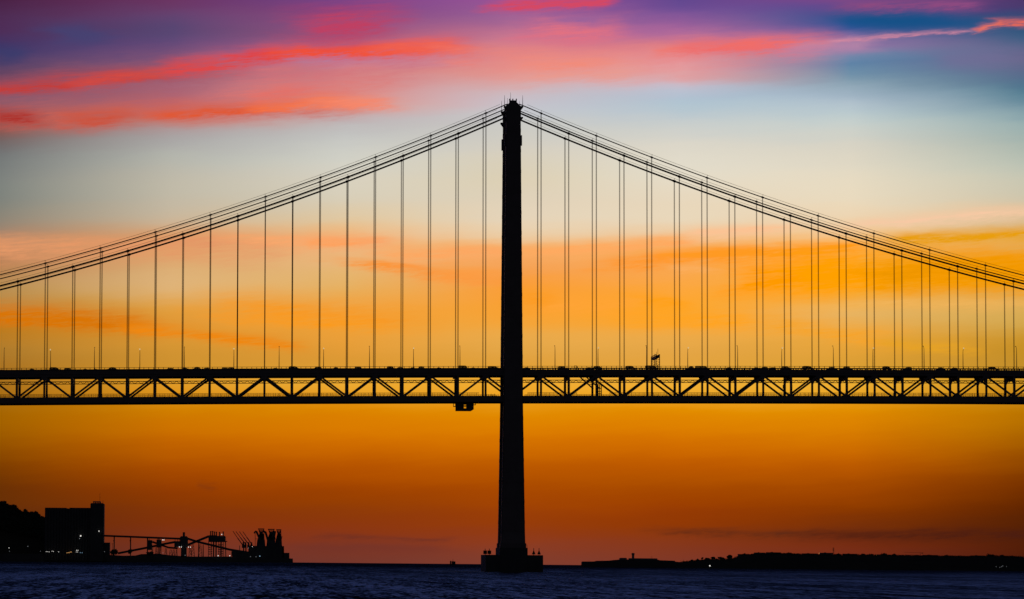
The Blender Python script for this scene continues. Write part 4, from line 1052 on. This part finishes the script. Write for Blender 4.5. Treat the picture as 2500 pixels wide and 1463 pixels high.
for x0, y0, x1, y1, wu, wd, c, op, cur, soft, rag in BANDS:
    a0, e0 = azel(x0, y0); a1, e1 = azel(x1, y1)
    L = (a1 - a0) / 2; ac = (a0 + a1) / 2; ec = (e0 + e1) / 2; slope = (e1 - e0) / (a1 - a0)
    du = w.m('SUBTRACT', au, ac)
    d = w.m('SUBTRACT', w.m('SUBTRACT', eu, ec), w.m('MULTIPLY', du, slope))
    tt_ = w.m('DIVIDE', du, L)
    if cur: d = w.m('SUBTRACT', d, w.m('MULTIPLY', w.m('SUBTRACT', .5, w.m('MULTIPLY', tt_, tt_)), cur / PPD))
    up = w.m('GREATER_THAN', d, 0.0)
    wi = w.m('ADD', w.m('MULTIPLY', up, PPD / wu - PPD / wd), PPD / wd)
    qn = w.m('MULTIPLY', d, wi)
    gss = w.m('POWER', 2.71828, w.m('MULTIPLY', w.m('POWER', w.m('ABSOLUTE', qn), 1.9), -1.0))
    tap = w.smooth(w.m('DIVIDE', w.m('SUBTRACT', 1.0, w.m('ABSOLUTE', tt_)), soft), 0, 1)
    f = w.m('MULTIPLY', w.m('MULTIPLY', gss, tap), op)
    if rag: f = w.m('MULTIPLY', f, opn, clamp=True)
    col = w.mix(f, col, srgb(c))
# away from the afterglow the sky falls to deep dusk blue
def dome_ramp(stops):
    d = w.n.new('ShaderNodeValToRGB'); dr = d.color_ramp
    dr.elements[0].position = stops[0][0]; dr.elements[0].color = (*stops[0][1], 1)
    dr.elements[1].position = stops[-1][0]; dr.elements[1].color = (*stops[-1][1], 1)
    for p, c in stops[1:-1]: e = dr.elements.new(p); e.color = (*c, 1)
    w.l.new(w.m('DIVIDE', EL, 90.0, clamp=True), d.inputs[0]); return d.outputs[0]


west = dome_ramp(((0, (.024, .024, .062)), (.12, (.030, .047, .150)), (.20, (.021, .034, .110)), (.32, (.0095, .0155, .053)), (.55, (.0018, .004, .015)), (1, (.001, .002, .009))))
east = dome_ramp(((0, (.0165, .018, .025)), (.3, (.0165, .018, .026)), (1, (.007, .008, .016))))
fw_ = w.smooth(sp.outputs[1], -.15, .45)
dcol = w.mix(fw_, east, west)
fa = w.smooth(w.m('ABSOLUTE', w.m('SUBTRACT', AZ, 3.1)), 8.0, 42.0)
fe = w.smooth(EL, 6.9, 10.5)
keep = w.m('MULTIPLY', w.m('SUBTRACT', 1.0, fa), w.m('SUBTRACT', 1.0, fe))
col = w.mix(keep, dcol, col)
w.l.new(col, bg.inputs[0]); bg.inputs[1].default_value = 1.06

# the sun has just gone down behind the bridge; only a trace of its light still grazes the steel
sd = bpy.data.lights.new('sun', 'SUN'); sd.energy = 0.03; sd.angle = R(0.5); sd.color = (1, .62, .32)
so = bpy.data.objects.new('sun', sd); COL.objects.link(so)
dirn = Vector((math.sin(R(10)), math.cos(R(10)), math.tan(R(1.0)))).normalized()
so.rotation_euler = dirn.to_track_quat('Z', 'Y').to_euler()

scene.view_settings.view_transform = 'Standard'; scene.view_settings.look = 'None'
scene.view_settings.exposure = 0; scene.view_settings.gamma = 1; scene.view_settings.use_curve_mapping = False
scene.render.engine = 'CYCLES'
scene.cycles.max_bounces = 3; scene.cycles.transparent_max_bounces = 8
